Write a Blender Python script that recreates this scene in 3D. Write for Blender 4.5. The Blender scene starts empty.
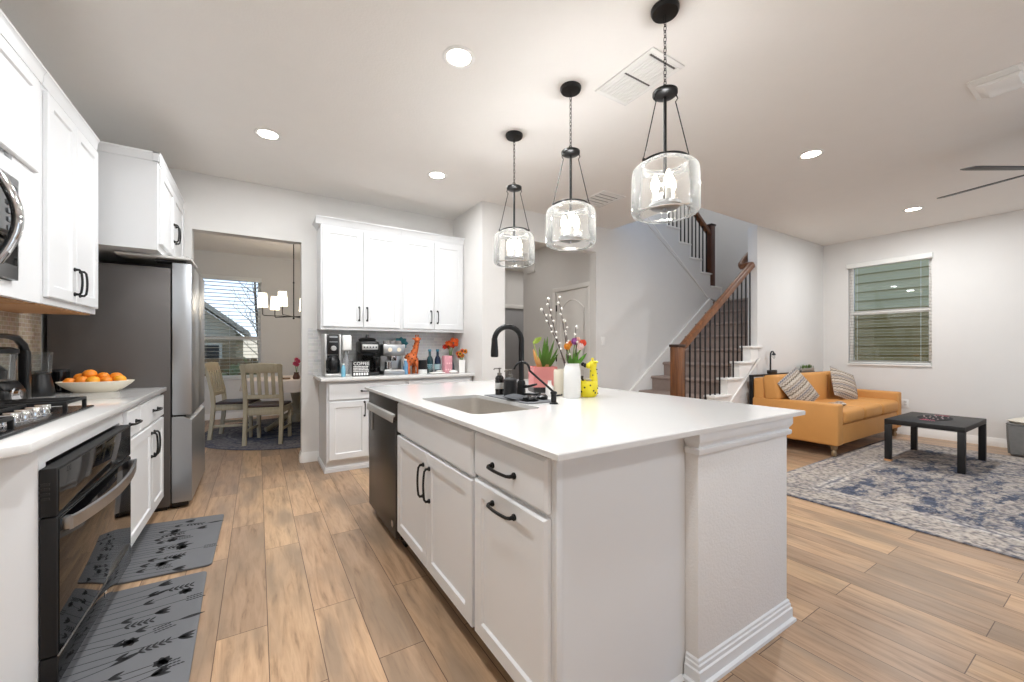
import bpy, bmesh, math, random
from mathutils import Vector, Matrix
random.seed(7)
sc = bpy.context.scene
COL = sc.collection
PI = math.pi

# ------------------------------------------------------------------ camera, world, light, exposure
EYE = 1.193
CEIL = 2.84
cam_d = bpy.data.cameras.new('camera')
cam = bpy.data.objects.new('camera', cam_d)
COL.objects.link(cam)
cam.location = (0, 0, EYE)
cam.rotation_euler = (PI / 2, 0, -math.radians(32.2))
cam_d.sensor_fit = 'HORIZONTAL'
cam_d.sensor_width = 36
cam_d.lens = 404 / 1024 * 36
cam_d.shift_y = 8 / 1024
cam_d.clip_start = 0.05
sc.camera = cam

w = bpy.data.worlds.new('sky')
sc.world = w
w.use_nodes = True
nt = w.node_tree
bg = nt.nodes['Background']
tc = nt.nodes.new('ShaderNodeTexCoord')
sx = nt.nodes.new('ShaderNodeSeparateXYZ')
rp = nt.nodes.new('ShaderNodeValToRGB')
nt.links.new(tc.outputs['Generated'], sx.inputs[0])
nt.links.new(sx.outputs['Z'], rp.inputs[0])
rp.color_ramp.elements[0].position = 0.0
rp.color_ramp.elements[0].color = (0.80, 0.90, 1.0, 1)
rp.color_ramp.elements[1].position = 0.35
rp.color_ramp.elements[1].color = (0.36, 0.58, 0.95, 1)
nt.links.new(rp.outputs[0], bg.inputs[0])
bg.inputs[1].default_value = 1.5

vs = sc.view_settings
vs.view_transform = 'Standard'
vs.look = 'None'
vs.gamma = 1
vs.use_curve_mapping = False
vs.exposure = 0.36
cy = sc.cycles
cy.use_denoising = True
cy.max_bounces = 8
cy.diffuse_bounces = 5
cy.transparent_max_bounces = 16
cy.caustics_reflective = False
cy.caustics_refractive = False
cy.sample_clamp_indirect = 6.0

PEND_W = 12         # watts of the bulbs in each pendant
CAN_W = 23          # watts of each recessed light


def lamp(name, kind, loc, watts, col=(1, 1, 1), size=0.15, rot=(0, 0, 0), spread=None):
    l = bpy.data.lights.new(name, kind)
    l.energy = watts
    l.color = col
    if kind == 'AREA':
        l.shape = 'DISK'
        l.size = size
        if spread:
            l.spread = spread
    else:
        l.shadow_soft_size = size
    o = bpy.data.objects.new(name, l)
    o.location = loc
    o.rotation_euler = rot
    COL.objects.link(o)
    return o


CANS_SEEN = [(0.961, 2.088), (0.067, 3.615), (1.437, 3.614), (3.955, 1.542), (6.525, 1.508)]
CANS_FILL = [(0.067, 2.06), (0.1, 0.5), (1.0, -0.9), (3.955, -0.7), (6.525, -0.9)]  # unseen ceiling lamps added as fill, no fixtures modelled
for i, (x, y) in enumerate(CANS_SEEN + CANS_FILL):
    lamp('recessed_or_fill_lamp', 'AREA', (x, y, CEIL - 0.012), (CAN_W, 13, 11, CAN_W, CAN_W, 12, 15, 13, 11, 8)[i], (0.955, 0.98, 1.0), 0.12)
lamp('dining_lamp', 'POINT', (0.46, 6.9, 1.95), 8, (1, 0.93, 0.85), 0.12)
for y in (1.261, 1.958, 2.62):
    lamp('pendant_lamp', 'POINT', (1.67, y, 2.0), PEND_W, (0.98, 0.99, 1.0), 0.05)
lamp('hall_fill_lamp', 'AREA', (3.1, 5.2, CEIL - 0.02), 3, (1, 0.97, 0.94), 0.15)  # unseen hall lamp with no fixture, kept weak
lamp('hall_fill_lamp', 'AREA', (4.6, 6.5, CEIL - 0.02), 4, (1, 0.97, 0.94), 0.15)  # unseen lamp added to lighten the dark hall end
lamp('stairwell_fill', 'AREA', (6.4, 4.0, 5.25), 12, (1, 0.985, 0.96), 0.4)  # unseen area lamp added upstairs, stands in for daylight from above

# ------------------------------------------------------------------ materials
MATS = {}


def srgb(r, g, b):
    f = lambda c: (c / 255 / 12.92) if c / 255 <= 0.04045 else ((c / 255 + 0.055) / 1.055) ** 2.4
    return (f(r), f(g), f(b), 1)


def new_mat(name):
    m = bpy.data.materials.new(name)
    m.use_nodes = True
    n = m.node_tree.nodes
    return m, n, m.node_tree.links, n['Principled BSDF']


def mat(name, rgb, rough=0.5, metal=0.0, var=0.05, scale=8.0, bump=0.0, bscale=60.0, emit=0.0, spec=0.5, coat=0.0, stretch=(1, 1, 1)):
    if name in MATS:
        return MATS[name]
    m, n, l, b = new_mat(name)
    c = srgb(*rgb)
    t = n.new('ShaderNodeTexCoord')
    mp = n.new('ShaderNodeMapping')
    mp.inputs['Scale'].default_value = stretch
    l.new(t.outputs['Object'], mp.inputs[0])
    nz = n.new('ShaderNodeTexNoise')
    nz.inputs['Scale'].default_value = scale
    nz.inputs['Detail'].default_value = 4
    l.new(mp.outputs[0], nz.inputs['Vector'])
    mx = n.new('ShaderNodeMix')
    mx.data_type = 'RGBA'
    mx.inputs[6].default_value = [x * (1 - var) for x in c[:3]] + [1]
    mx.inputs[7].default_value = [min(1, x * (1 + var)) for x in c[:3]] + [1]
    l.new(nz.outputs['Fac'], mx.inputs[0])
    l.new(mx.outputs[2], b.inputs['Base Color'])
    b.inputs['Roughness'].default_value = rough
    b.inputs['Metallic'].default_value = metal
    b.inputs['Specular IOR Level'].default_value = spec
    b.inputs['Coat Weight'].default_value = coat
    if bump:
        nb = n.new('ShaderNodeTexNoise')
        nb.inputs['Scale'].default_value = bscale
        nb.inputs['Detail'].default_value = 3
        l.new(mp.outputs[0], nb.inputs['Vector'])
        bp = n.new('ShaderNodeBump')
        bp.inputs['Strength'].default_value = bump
        bp.inputs['Distance'].default_value = 0.01
        l.new(nb.outputs['Fac'], bp.inputs['Height'])
        l.new(bp.outputs[0], b.inputs['Normal'])
    if emit:
        b.inputs['Emission Color'].default_value = c
        b.inputs['Emission Strength'].default_value = emit
    MATS[name] = m
    return m


def glass(name, tint=(1, 1, 1), refl=0.5, haze=0.0, bump=0.0):
    """thin clear glass: sees through, mirrors more at grazing angles"""
    m = bpy.data.materials.new(name)
    m.use_nodes = True
    n, l = m.node_tree.nodes, m.node_tree.links
    n.clear()
    out = n.new('ShaderNodeOutputMaterial')
    tr = n.new('ShaderNodeBsdfTransparent')
    tr.inputs[0].default_value = (*tint, 1)
    gl = n.new('ShaderNodeBsdfGlossy')
    gl.inputs['Roughness'].default_value = 0.02
    lw = n.new('ShaderNodeLayerWeight')
    lw.inputs['Blend'].default_value = 0.25
    ma = n.new('ShaderNodeMath')
    ma.operation = 'MULTIPLY'
    ma.inputs[1].default_value = refl
    l.new(lw.outputs['Fresnel'], ma.inputs[0])
    mx = n.new('ShaderNodeMixShader')
    l.new(ma.outputs[0], mx.inputs[0])
    l.new(tr.outputs[0], mx.inputs[1])
    l.new(gl.outputs[0], mx.inputs[2])
    last = mx
    if haze:
        df = n.new('ShaderNodeBsdfDiffuse')
        df.inputs[0].default_value = (0.9, 0.9, 0.88, 1)
        tl = n.new('ShaderNodeBsdfTranslucent')
        tl.inputs[0].default_value = (0.95, 0.94, 0.9, 1)
        ad = n.new('ShaderNodeMixShader')
        ad.inputs[0].default_value = 0.5
        l.new(df.outputs[0], ad.inputs[1])
        l.new(tl.outputs[0], ad.inputs[2])
        lw2 = n.new('ShaderNodeLayerWeight')
        lw2.inputs['Blend'].default_value = 0.35
        mr = n.new('ShaderNodeMapRange')
        mr.inputs[1].default_value = 0.0
        mr.inputs[2].default_value = 1.0
        mr.inputs[3].default_value = haze * 0.25
        mr.inputs[4].default_value = haze
        l.new(lw2.outputs['Facing'], mr.inputs[0])
        m2 = n.new('ShaderNodeMixShader')
        l.new(mr.outputs[0], m2.inputs[0])
        l.new(mx.outputs[0], m2.inputs[1])
        l.new(ad.outputs[0], m2.inputs[2])
        last = m2
    if bump:
        t = n.new('ShaderNodeTexCoord')
        nz = n.new('ShaderNodeTexNoise')
        nz.inputs['Scale'].default_value = 22
        l.new(t.outputs['Object'], nz.inputs['Vector'])
        bp = n.new('ShaderNodeBump')
        bp.inputs['Strength'].default_value = bump
        bp.inputs['Distance'].default_value = 0.02
        l.new(nz.outputs['Fac'], bp.inputs['Height'])
        l.new(bp.outputs[0], gl.inputs['Normal'])
    l.new(last.outputs[0], out.inputs[0])
    MATS[name] = m
    return m


def math_node(n, l, op, a, b=None, c=None):
    x = n.new('ShaderNodeMath')
    x.operation = op
    for i, v in enumerate((a, b, c)):
        if v is None:
            continue
        if isinstance(v, (int, float)):
            x.inputs[i].default_value = v
        else:
            l.new(v, x.inputs[i])
    return x.outputs[0]


def ramp(n, l, fac, stops):
    r = n.new('ShaderNodeValToRGB')
    e = r.color_ramp.elements
    while len(e) < len(stops):
        e.new(0.5)
    for i, (p, c) in enumerate(stops):
        e[i].position = p
        e[i].color = c
    l.new(fac, r.inputs[0])
    return r.outputs[0]


def mixc(n, l, fac, a, b, blend='MIX'):
    x = n.new('ShaderNodeMix')
    x.data_type = 'RGBA'
    x.blend_type = blend
    for i, v in ((0, fac), (6, a), (7, b)):
        if isinstance(v, (int, float)):
            x.inputs[i].default_value = v
        elif isinstance(v, tuple):
            x.inputs[i].default_value = v
        else:
            l.new(v, x.inputs[i])
    return x.outputs[2]


def plank_floor():
    m, n, l, b = new_mat('oak_plank_floor')
    t = n.new('ShaderNodeTexCoord')
    mp = n.new('ShaderNodeMapping')
    mp.inputs['Rotation'].default_value = (0, 0, PI / 2)
    mp.inputs['Location'].default_value = (0.37, 0.143, 0)
    l.new(t.outputs['Object'], mp.inputs[0])

    def brick(c1, c2, cm):
        br = n.new('ShaderNodeTexBrick')
        br.offset = 0.37
        br.offset_frequency = 2
        br.inputs['Color1'].default_value = c1
        br.inputs['Color2'].default_value = c2
        br.inputs['Mortar'].default_value = cm
        br.inputs['Scale'].default_value = 1
        br.inputs['Mortar Size'].default_value = 0.0016
        br.inputs['Mortar Smooth'].default_value = 0.0
        br.inputs['Bias'].default_value = 0
        br.inputs['Brick Width'].default_value = 1.22
        br.inputs['Row Height'].default_value = 0.18
        l.new(mp.outputs[0], br.inputs['Vector'])
        return br
    br = brick((0, 0, 0, 1), (1, 1, 1, 1), (0.5, 0.5, 0.5, 1))
    sep = n.new('ShaderNodeSeparateColor')
    l.new(br.outputs['Color'], sep.inputs[0])
    rnd = sep.outputs[0]
    tone = ramp(n, l, rnd, [(0.0, srgb(164, 137, 113)), (0.25, srgb(184, 152, 123)), (0.5, srgb(198, 164, 131)), (0.75, srgb(174, 143, 115)), (1.0, srgb(206, 172, 136))])
    # grain, moved along for every plank
    off = n.new('ShaderNodeCombineXYZ')
    l.new(math_node(n, l, 'MULTIPLY', rnd, 37.0), off.inputs[0])
    l.new(math_node(n, l, 'MULTIPLY', rnd, 19.0), off.inputs[1])
    va = n.new('ShaderNodeVectorMath')
    va.operation = 'ADD'
    l.new(mp.outputs[0], va.inputs[0])
    l.new(off.outputs[0], va.inputs[1])
    m2 = n.new('ShaderNodeMapping')
    m2.inputs['Scale'].default_value = (1.6, 16, 1)
    l.new(va.outputs[0], m2.inputs[0])
    g1 = n.new('ShaderNodeTexNoise')
    g1.inputs['Scale'].default_value = 2.2
    g1.inputs['Detail'].default_value = 7
    g1.inputs['Roughness'].default_value = 0.62
    g1.inputs['Distortion'].default_value = 0.6
    l.new(m2.outputs[0], g1.inputs['Vector'])
    grain = ramp(n, l, g1.outputs['Fac'], [(0.30, (0.45, 0.40, 0.36, 1)), (0.44, (0.84, 0.81, 0.77, 1)), (0.60, (1.06, 1.06, 1.06, 1)), (0.78, (0.74, 0.71, 0.68, 1))])
    c = mixc(n, l, 0.85, tone, grain, 'MULTIPLY')
    m3 = n.new('ShaderNodeMapping')
    m3.inputs['Scale'].default_value = (1.1, 4.0, 1)
    l.new(va.outputs[0], m3.inputs[0])
    g2 = n.new('ShaderNodeTexNoise')
    g2.inputs['Scale'].default_value = 1.3
    g2.inputs['Detail'].default_value = 3
    l.new(m3.outputs[0], g2.inputs['Vector'])
    grey = ramp(n, l, g2.outputs['Fac'], [(0.45, (0, 0, 0, 1)), (0.66, (0.7, 0.7, 0.7, 1))])
    c = mixc(n, l, grey, c, srgb(136, 118, 100))
    c = mixc(n, l, br.outputs['Fac'], c, srgb(92, 70, 54))
    l.new(c, b.inputs['Base Color'])
    b.inputs['Roughness'].default_value = 0.36
    b.inputs['Specular IOR Level'].default_value = 0.35
    bp = n.new('ShaderNodeBump')
    bp.inputs['Strength'].default_value = 0.12
    bp.inputs['Distance'].default_value = 0.004
    l.new(g1.outputs['Fac'], bp.inputs['Height'])
    l.new(bp.outputs[0], b.inputs['Normal'])
    return m


def oriental_rug(name, cx, cy, hx, hy, round_=False):
    """distressed grey, ivory and navy rug: bands round the border and a medallion"""
    m, n, l, b = new_mat(name)
    t = n.new('ShaderNodeTexCoord')
    s = n.new('ShaderNodeSeparateXYZ')
    l.new(t.outputs['Object'], s.inputs[0])
    wn = n.new('ShaderNodeTexNoise')
    wn.inputs['Scale'].default_value = 9
    wn.inputs['Detail'].default_value = 4
    l.new(t.outputs['Object'], wn.inputs['Vector'])
    wob = math_node(n, l, 'MULTIPLY', math_node(n, l, 'SUBTRACT', wn.outputs['Fac'], 0.5), 0.10)
    ax = math_node(n, l, 'ABSOLUTE', s.outputs[0])
    ay = math_node(n, l, 'ABSOLUTE', s.outputs[1])
    if round_:
        r = math_node(n, l, 'SQRT', math_node(n, l, 'ADD', math_node(n, l, 'POWER', ax, 2.0), math_node(n, l, 'POWER', ay, 2.0)))
        d = math_node(n, l, 'SUBTRACT', hx, r)
    else:
        d = math_node(n, l, 'MINIMUM', math_node(n, l, 'SUBTRACT', hx, ax), math_node(n, l, 'SUBTRACT', hy, ay))
    dw = math_node(n, l, 'ADD', d, math_node(n, l, 'MULTIPLY', wob, 0.35))
    base = ramp(n, l, dw, [(0.0, srgb(70, 86, 112)), (0.018, srgb(82, 92, 112)), (0.024, srgb(196, 186, 174)), (0.07, srgb(182, 172, 162)), (0.09, srgb(112, 112, 122)),
                           (0.11, srgb(180, 170, 160)), (0.30, srgb(164, 156, 148)), (0.335, srgb(210, 204, 196)), (0.36, srgb(84, 90, 108)), (0.38, srgb(206, 200, 192)), (0.42, srgb(166, 158, 150))])
    # ornament cells
    vo = n.new('ShaderNodeTexVoronoi')
    vo.feature = 'DISTANCE_TO_EDGE'
    vo.inputs['Scale'].default_value = 5.5
    l.new(t.outputs['Object'], vo.inputs['Vector'])
    orn = ramp(n, l, vo.outputs['Distance'], [(0.0, (0.9, 0.9, 0.9, 1)), (0.05, (0.5, 0.5, 0.5, 1)), (0.10, (0, 0, 0, 1)), (0.20, (0, 0, 0, 1)), (0.23, (0.55, 0.55, 0.55, 1)), (0.27, (0, 0, 0, 1))])
    c = mixc(n, l, orn, base, srgb(112, 112, 122))
    wv = n.new('ShaderNodeTexWave')
    wv.wave_type = 'RINGS'
    wv.rings_direction = 'Z'
    wv.inputs['Scale'].default_value = 2.3
    wv.inputs['Distortion'].default_value = 9
    wv.inputs['Detail'].default_value = 3
    l.new(t.outputs['Object'], wv.inputs['Vector'])
    inner = ramp(n, l, dw, [(0.40, (0, 0, 0, 1)), (0.43, (1, 1, 1, 1))])
    wr = ramp(n, l, wv.outputs['Fac'], [(0.50, (0, 0, 0, 1)), (0.60, (0.35, 0.35, 0.35, 1))])
    c = mixc(n, l, mixc(n, l, 1.0, inner, wr, 'MULTIPLY'), c, srgb(66, 80, 108))
    # worn patches
    w1 = n.new('ShaderNodeTexNoise')
    w1.inputs['Scale'].default_value = 2.2
    w1.inputs['Detail'].default_value = 6
    w1.inputs['Roughness'].default_value = 0.7
    l.new(t.outputs['Object'], w1.inputs['Vector'])
    worn = ramp(n, l, w1.outputs['Fac'], [(0.40, (0, 0, 0, 1)), (0.62, (0.8, 0.8, 0.8, 1))])
    c = mixc(n, l, worn, c, srgb(184, 174, 164))
    w2 = n.new('ShaderNodeTexNoise')
    w2.inputs['Scale'].default_value = 3.1
    w2.inputs['Detail'].default_value = 8
    w2.inputs['Roughness'].default_value = 0.75
    mpp = n.new('ShaderNodeMapping')
    mpp.inputs['Location'].default_value = (3.3, 1.7, 0)
    mpp.inputs['Scale'].default_value = (1, 2.2, 1)
    l.new(t.outputs['Object'], mpp.inputs[0])
    l.new(mpp.outputs[0], w2.inputs['Vector'])
    navy = ramp(n, l, w2.outputs['Fac'], [(0.50, (0, 0, 0, 1)), (0.57, (0.9, 0.9, 0.9, 1))])
    c = mixc(n, l, mixc(n, l, 1.0, inner, navy, 'MULTIPLY'), c, srgb(70, 80, 100))
    w3 = n.new('ShaderNodeTexNoise')
    w3.inputs['Scale'].default_value = 34
    w3.inputs['Detail'].default_value = 3
    l.new(t.outputs['Object'], w3.inputs['Vector'])
    spk = ramp(n, l, w3.outputs['Fac'], [(0.36, (0.42, 0.42, 0.47, 1)), (0.48, (0.88, 0.88, 0.88, 1)), (0.62, (1.15, 1.14, 1.12, 1))])
    c = mixc(n, l, 0.9, c, spk, 'MULTIPLY')
    if round_:
        c = mixc(n, l, 0.62, c, srgb(58, 62, 78))
    l.new(c, b.inputs['Base Color'])
    b.inputs['Roughness'].default_value = 0.95
    b.inputs['Specular IOR Level'].default_value = 0.1
    return m


def wood(name, dark, light, rough=0.4, axis=(14, 14, 1.2)):
    m, n, l, b = new_mat(name)
    t = n.new('ShaderNodeTexCoord')
    mp = n.new('ShaderNodeMapping')
    mp.inputs['Scale'].default_value = axis
    l.new(t.outputs['Object'], mp.inputs[0])
    g = n.new('ShaderNodeTexNoise')
    g.inputs['Scale'].default_value = 3
    g.inputs['Detail'].default_value = 6
    g.inputs['Distortion'].default_value = 0.8
    l.new(mp.outputs[0], g.inputs['Vector'])
    l.new(ramp(n, l, g.outputs['Fac'], [(0.3, srgb(*dark)), (0.7, srgb(*light))]), b.inputs['Base Color'])
    b.inputs['Roughness'].default_value = rough
    MATS[name] = m
    return m


def tile_mat(name, c1, c2, mortar, bw, rh, rotx=True):
    m, n, l, b = new_mat(name)
    t = n.new('ShaderNodeTexCoord')
    mp = n.new('ShaderNodeMapping')
    if rotx == 'x':
        mp.inputs['Rotation'].default_value = (PI / 2, 0, 0)
    elif rotx == 'y':
        mp.inputs['Rotation'].default_value = (0, PI / 2, PI / 2)
    l.new(t.outputs['Object'], mp.inputs[0])
    br = n.new('ShaderNodeTexBrick')
    br.inputs['Color1'].default_value = srgb(*c1)
    br.inputs['Color2'].default_value = srgb(*c2)
    br.inputs['Mortar'].default_value = srgb(*mortar)
    br.inputs['Scale'].default_value = 1
    br.inputs['Mortar Size'].default_value = 0.002
    br.inputs['Brick Width'].default_value = bw
    br.inputs['Row Height'].default_value = rh
    l.new(mp.outputs[0], br.inputs['Vector'])
    nz = n.new('ShaderNodeTexNoise')
    nz.inputs['Scale'].default_value = 30
    l.new(t.outputs['Object'], nz.inputs['Vector'])
    l.new(mixc(n, l, 0.25, br.outputs['Color'], nz.outputs['Color'], 'SOFT_LIGHT'), b.inputs['Base Color'])
    b.inputs['Roughness'].default_value = 0.25
    return m


def stripe_fabric(name):
    m, n, l, b = new_mat(name)
    t = n.new('ShaderNodeTexCoord')
    s = n.new('ShaderNodeSeparateXYZ')
    l.new(t.outputs['Object'], s.inputs[0])
    zz = math_node(n, l, 'MULTIPLY', math_node(n, l, 'PINGPONG', math_node(n, l, 'MULTIPLY', s.outputs[0], 1.0), 0.02), 0.6)
    v = math_node(n, l, 'FRACT', math_node(n, l, 'MULTIPLY', math_node(n, l, 'ADD', s.outputs[2], zz), 8.0))
    c = ramp(n, l, v, [(0.0, srgb(196, 184, 168)), (0.16, srgb(196, 184, 168)), (0.19, srgb(62, 56, 60)), (0.27, srgb(150, 132, 112)), (0.40, srgb(206, 196, 182)), (0.46, srgb(110, 78, 58)),
                        (0.52, srgb(188, 178, 166)), (0.68, srgb(92, 90, 100)), (0.74, srgb(200, 188, 174)), (0.88, srgb(140, 120, 104)), (0.94, srgb(196, 184, 168))])
    nz = n.new('ShaderNodeTexNoise')
    nz.inputs['Scale'].default_value = 70
    l.new(t.outputs['Object'], nz.inputs['Vector'])
    c = mixc(n, l, 0.6, c, ramp(n, l, nz.outputs['Fac'], [(0.35, (0.55, 0.55, 0.55, 1)), (0.6, (1.1, 1.1, 1.1, 1))]), 'MULTIPLY')
    l.new(c, b.inputs['Base Color'])
    b.inputs['Roughness'].default_value = 0.9
    return m


WALL = mat('wall_paint', (226, 224, 221), 0.85, var=0.015, bump=0.08, bscale=120, spec=0.2)
CEILM = mat('ceiling_paint', (238, 235, 231), 0.9, var=0.015, bump=0.12, bscale=90, spec=0.1)
TRIMW = mat('white_trim_paint', (240, 238, 234), 0.4, var=0.01)
CABW = mat('white_cabinet_paint', (226, 227, 228), 0.38, var=0.008)
QUARTZ = mat('white_quartz', (222, 221, 219), 0.10, var=0.02, scale=3, spec=0.5)
KNOCK = mat('textured_drywall', (228, 226, 224), 0.8, var=0.02, bump=0.22, bscale=110, spec=0.2)
BLACKM = mat('black_metal', (18, 18, 19), 0.35, 0.3, var=0.1)
BLACKP = mat('black_plastic', (16, 16, 17), 0.3, var=0.1)
BLACKG = mat('black_glass', (9, 9, 10), 0.05, var=0.0, spec=0.45)
STEEL = mat('brushed_steel', (168, 170, 172), 0.28, 1.0, var=0.05, scale=30, stretch=(1, 1, 30))
LSTEEL = mat('fridge_door_steel', (188, 192, 196), 0.36, 1.0, var=0.05, scale=30, stretch=(40, 40, 1))
BSTEEL = mat('black_stainless', (88, 85, 82), 0.34, 0.85, var=0.06, scale=30, stretch=(40, 40, 1))
BLACKF = mat('matte_black_side', (13, 13, 14), 0.7, var=0.1)
DSTEEL = mat('dark_stainless', (140, 137, 134), 0.34, 1.0, var=0.06, scale=30, stretch=(40, 40, 1))
FRIDGES = mat('fridge_side_grey', (92, 88, 86), 0.45, 0.35, var=0.04)
SINKS = mat('sink_steel', (206, 200, 192), 0.45, 0.8, var=0.06, scale=40)
CHROME = mat('chrome', (215, 216, 218), 0.08, 1.0, var=0.0)
IRON = mat('cast_iron', (22, 22, 23), 0.55, 0.2, var=0.1, bump=0.1)
FLOORM = plank_floor()
CARPET = mat('brown_grey_carpet', (158, 142, 134), 0.98, var=0.22, scale=90, bump=0.6, bscale=240, spec=0.05)
RAILW = wood('stained_rail_wood', (84, 50, 27), (130, 82, 47), 0.3)
WOODU = wood('maple_underside', (176, 124, 78), (206, 156, 106), 0.5, (2, 14, 14))
CREAMW = wood('cream_chair_paint', (168, 156, 130), (186, 174, 148), 0.5)
SIDING = mat('tan_siding', (190, 174, 134), 0.8, var=0.06, scale=3)
TAN = mat('tan_brick_siding', (176, 160, 138), 0.8, var=0.08, scale=3)
ROOFM = mat('brown_shingles', (172, 156, 136), 0.9, var=0.2, scale=25)
GRASS = mat('lawn_green', (120, 130, 84), 0.95, var=0.25, scale=12)
LEAF = mat('leaf_green', (98, 138, 52), 0.5, var=0.2, scale=14)
LEAFP = mat('pale_leaf', (176, 196, 96), 0.5, var=0.15)
SOFAM = mat('mustard_upholstery', (206, 146, 78), 0.6, var=0.08, scale=5, bump=0.08, bscale=300)
CUSH = stripe_fabric('woven_stripe_fabric')
WHITEC = mat('white_ceramic', (242, 241, 238), 0.25, var=0.01)
CREAMC = mat('cream_ceramic', (226, 218, 200), 0.3, var=0.02)
BULB = mat('bulb_glow', (255, 244, 226), 0.4, var=0, emit=14)
CANLENS = mat('recessed_lens', (255, 246, 232), 0.4, var=0, emit=16)
SHADE = mat('lit_shade', (255, 240, 214), 0.6, var=0, emit=2.6)
CLEAR = glass('clear_window_glass', (0.97, 0.98, 0.98), 1.8)
PGLASS = glass('seeded_pendant_glass', (0.985, 0.985, 0.98), 1.0, haze=0.09, bump=0.06)
JARG = glass('clear_jar', (0.9, 0.92, 0.93), 0.9, haze=0.1)
SCREEN = glass('insect_screen', (0.80, 0.74, 0.66), 0.2)
ORANGE = mat('orange_peel', (236, 138, 34), 0.45, var=0.12, scale=9, bump=0.15, bscale=160)
GREYMAT = mat('grey_mat', (106, 107, 110), 0.8, var=0.05)
PRINT = mat('black_print', (26, 27, 30), 0.8, var=0.05)
SLATM = mat('blind_white_slats_dimmed', (150, 148, 138), 0.6, var=0.01)  # white slats, greyed in colour to look less lit by the room
BLINDM = mat('blind_white', (236, 236, 232), 0.5, var=0.01)

# ------------------------------------------------------------------ mesh helpers
ORG = {}


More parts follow.
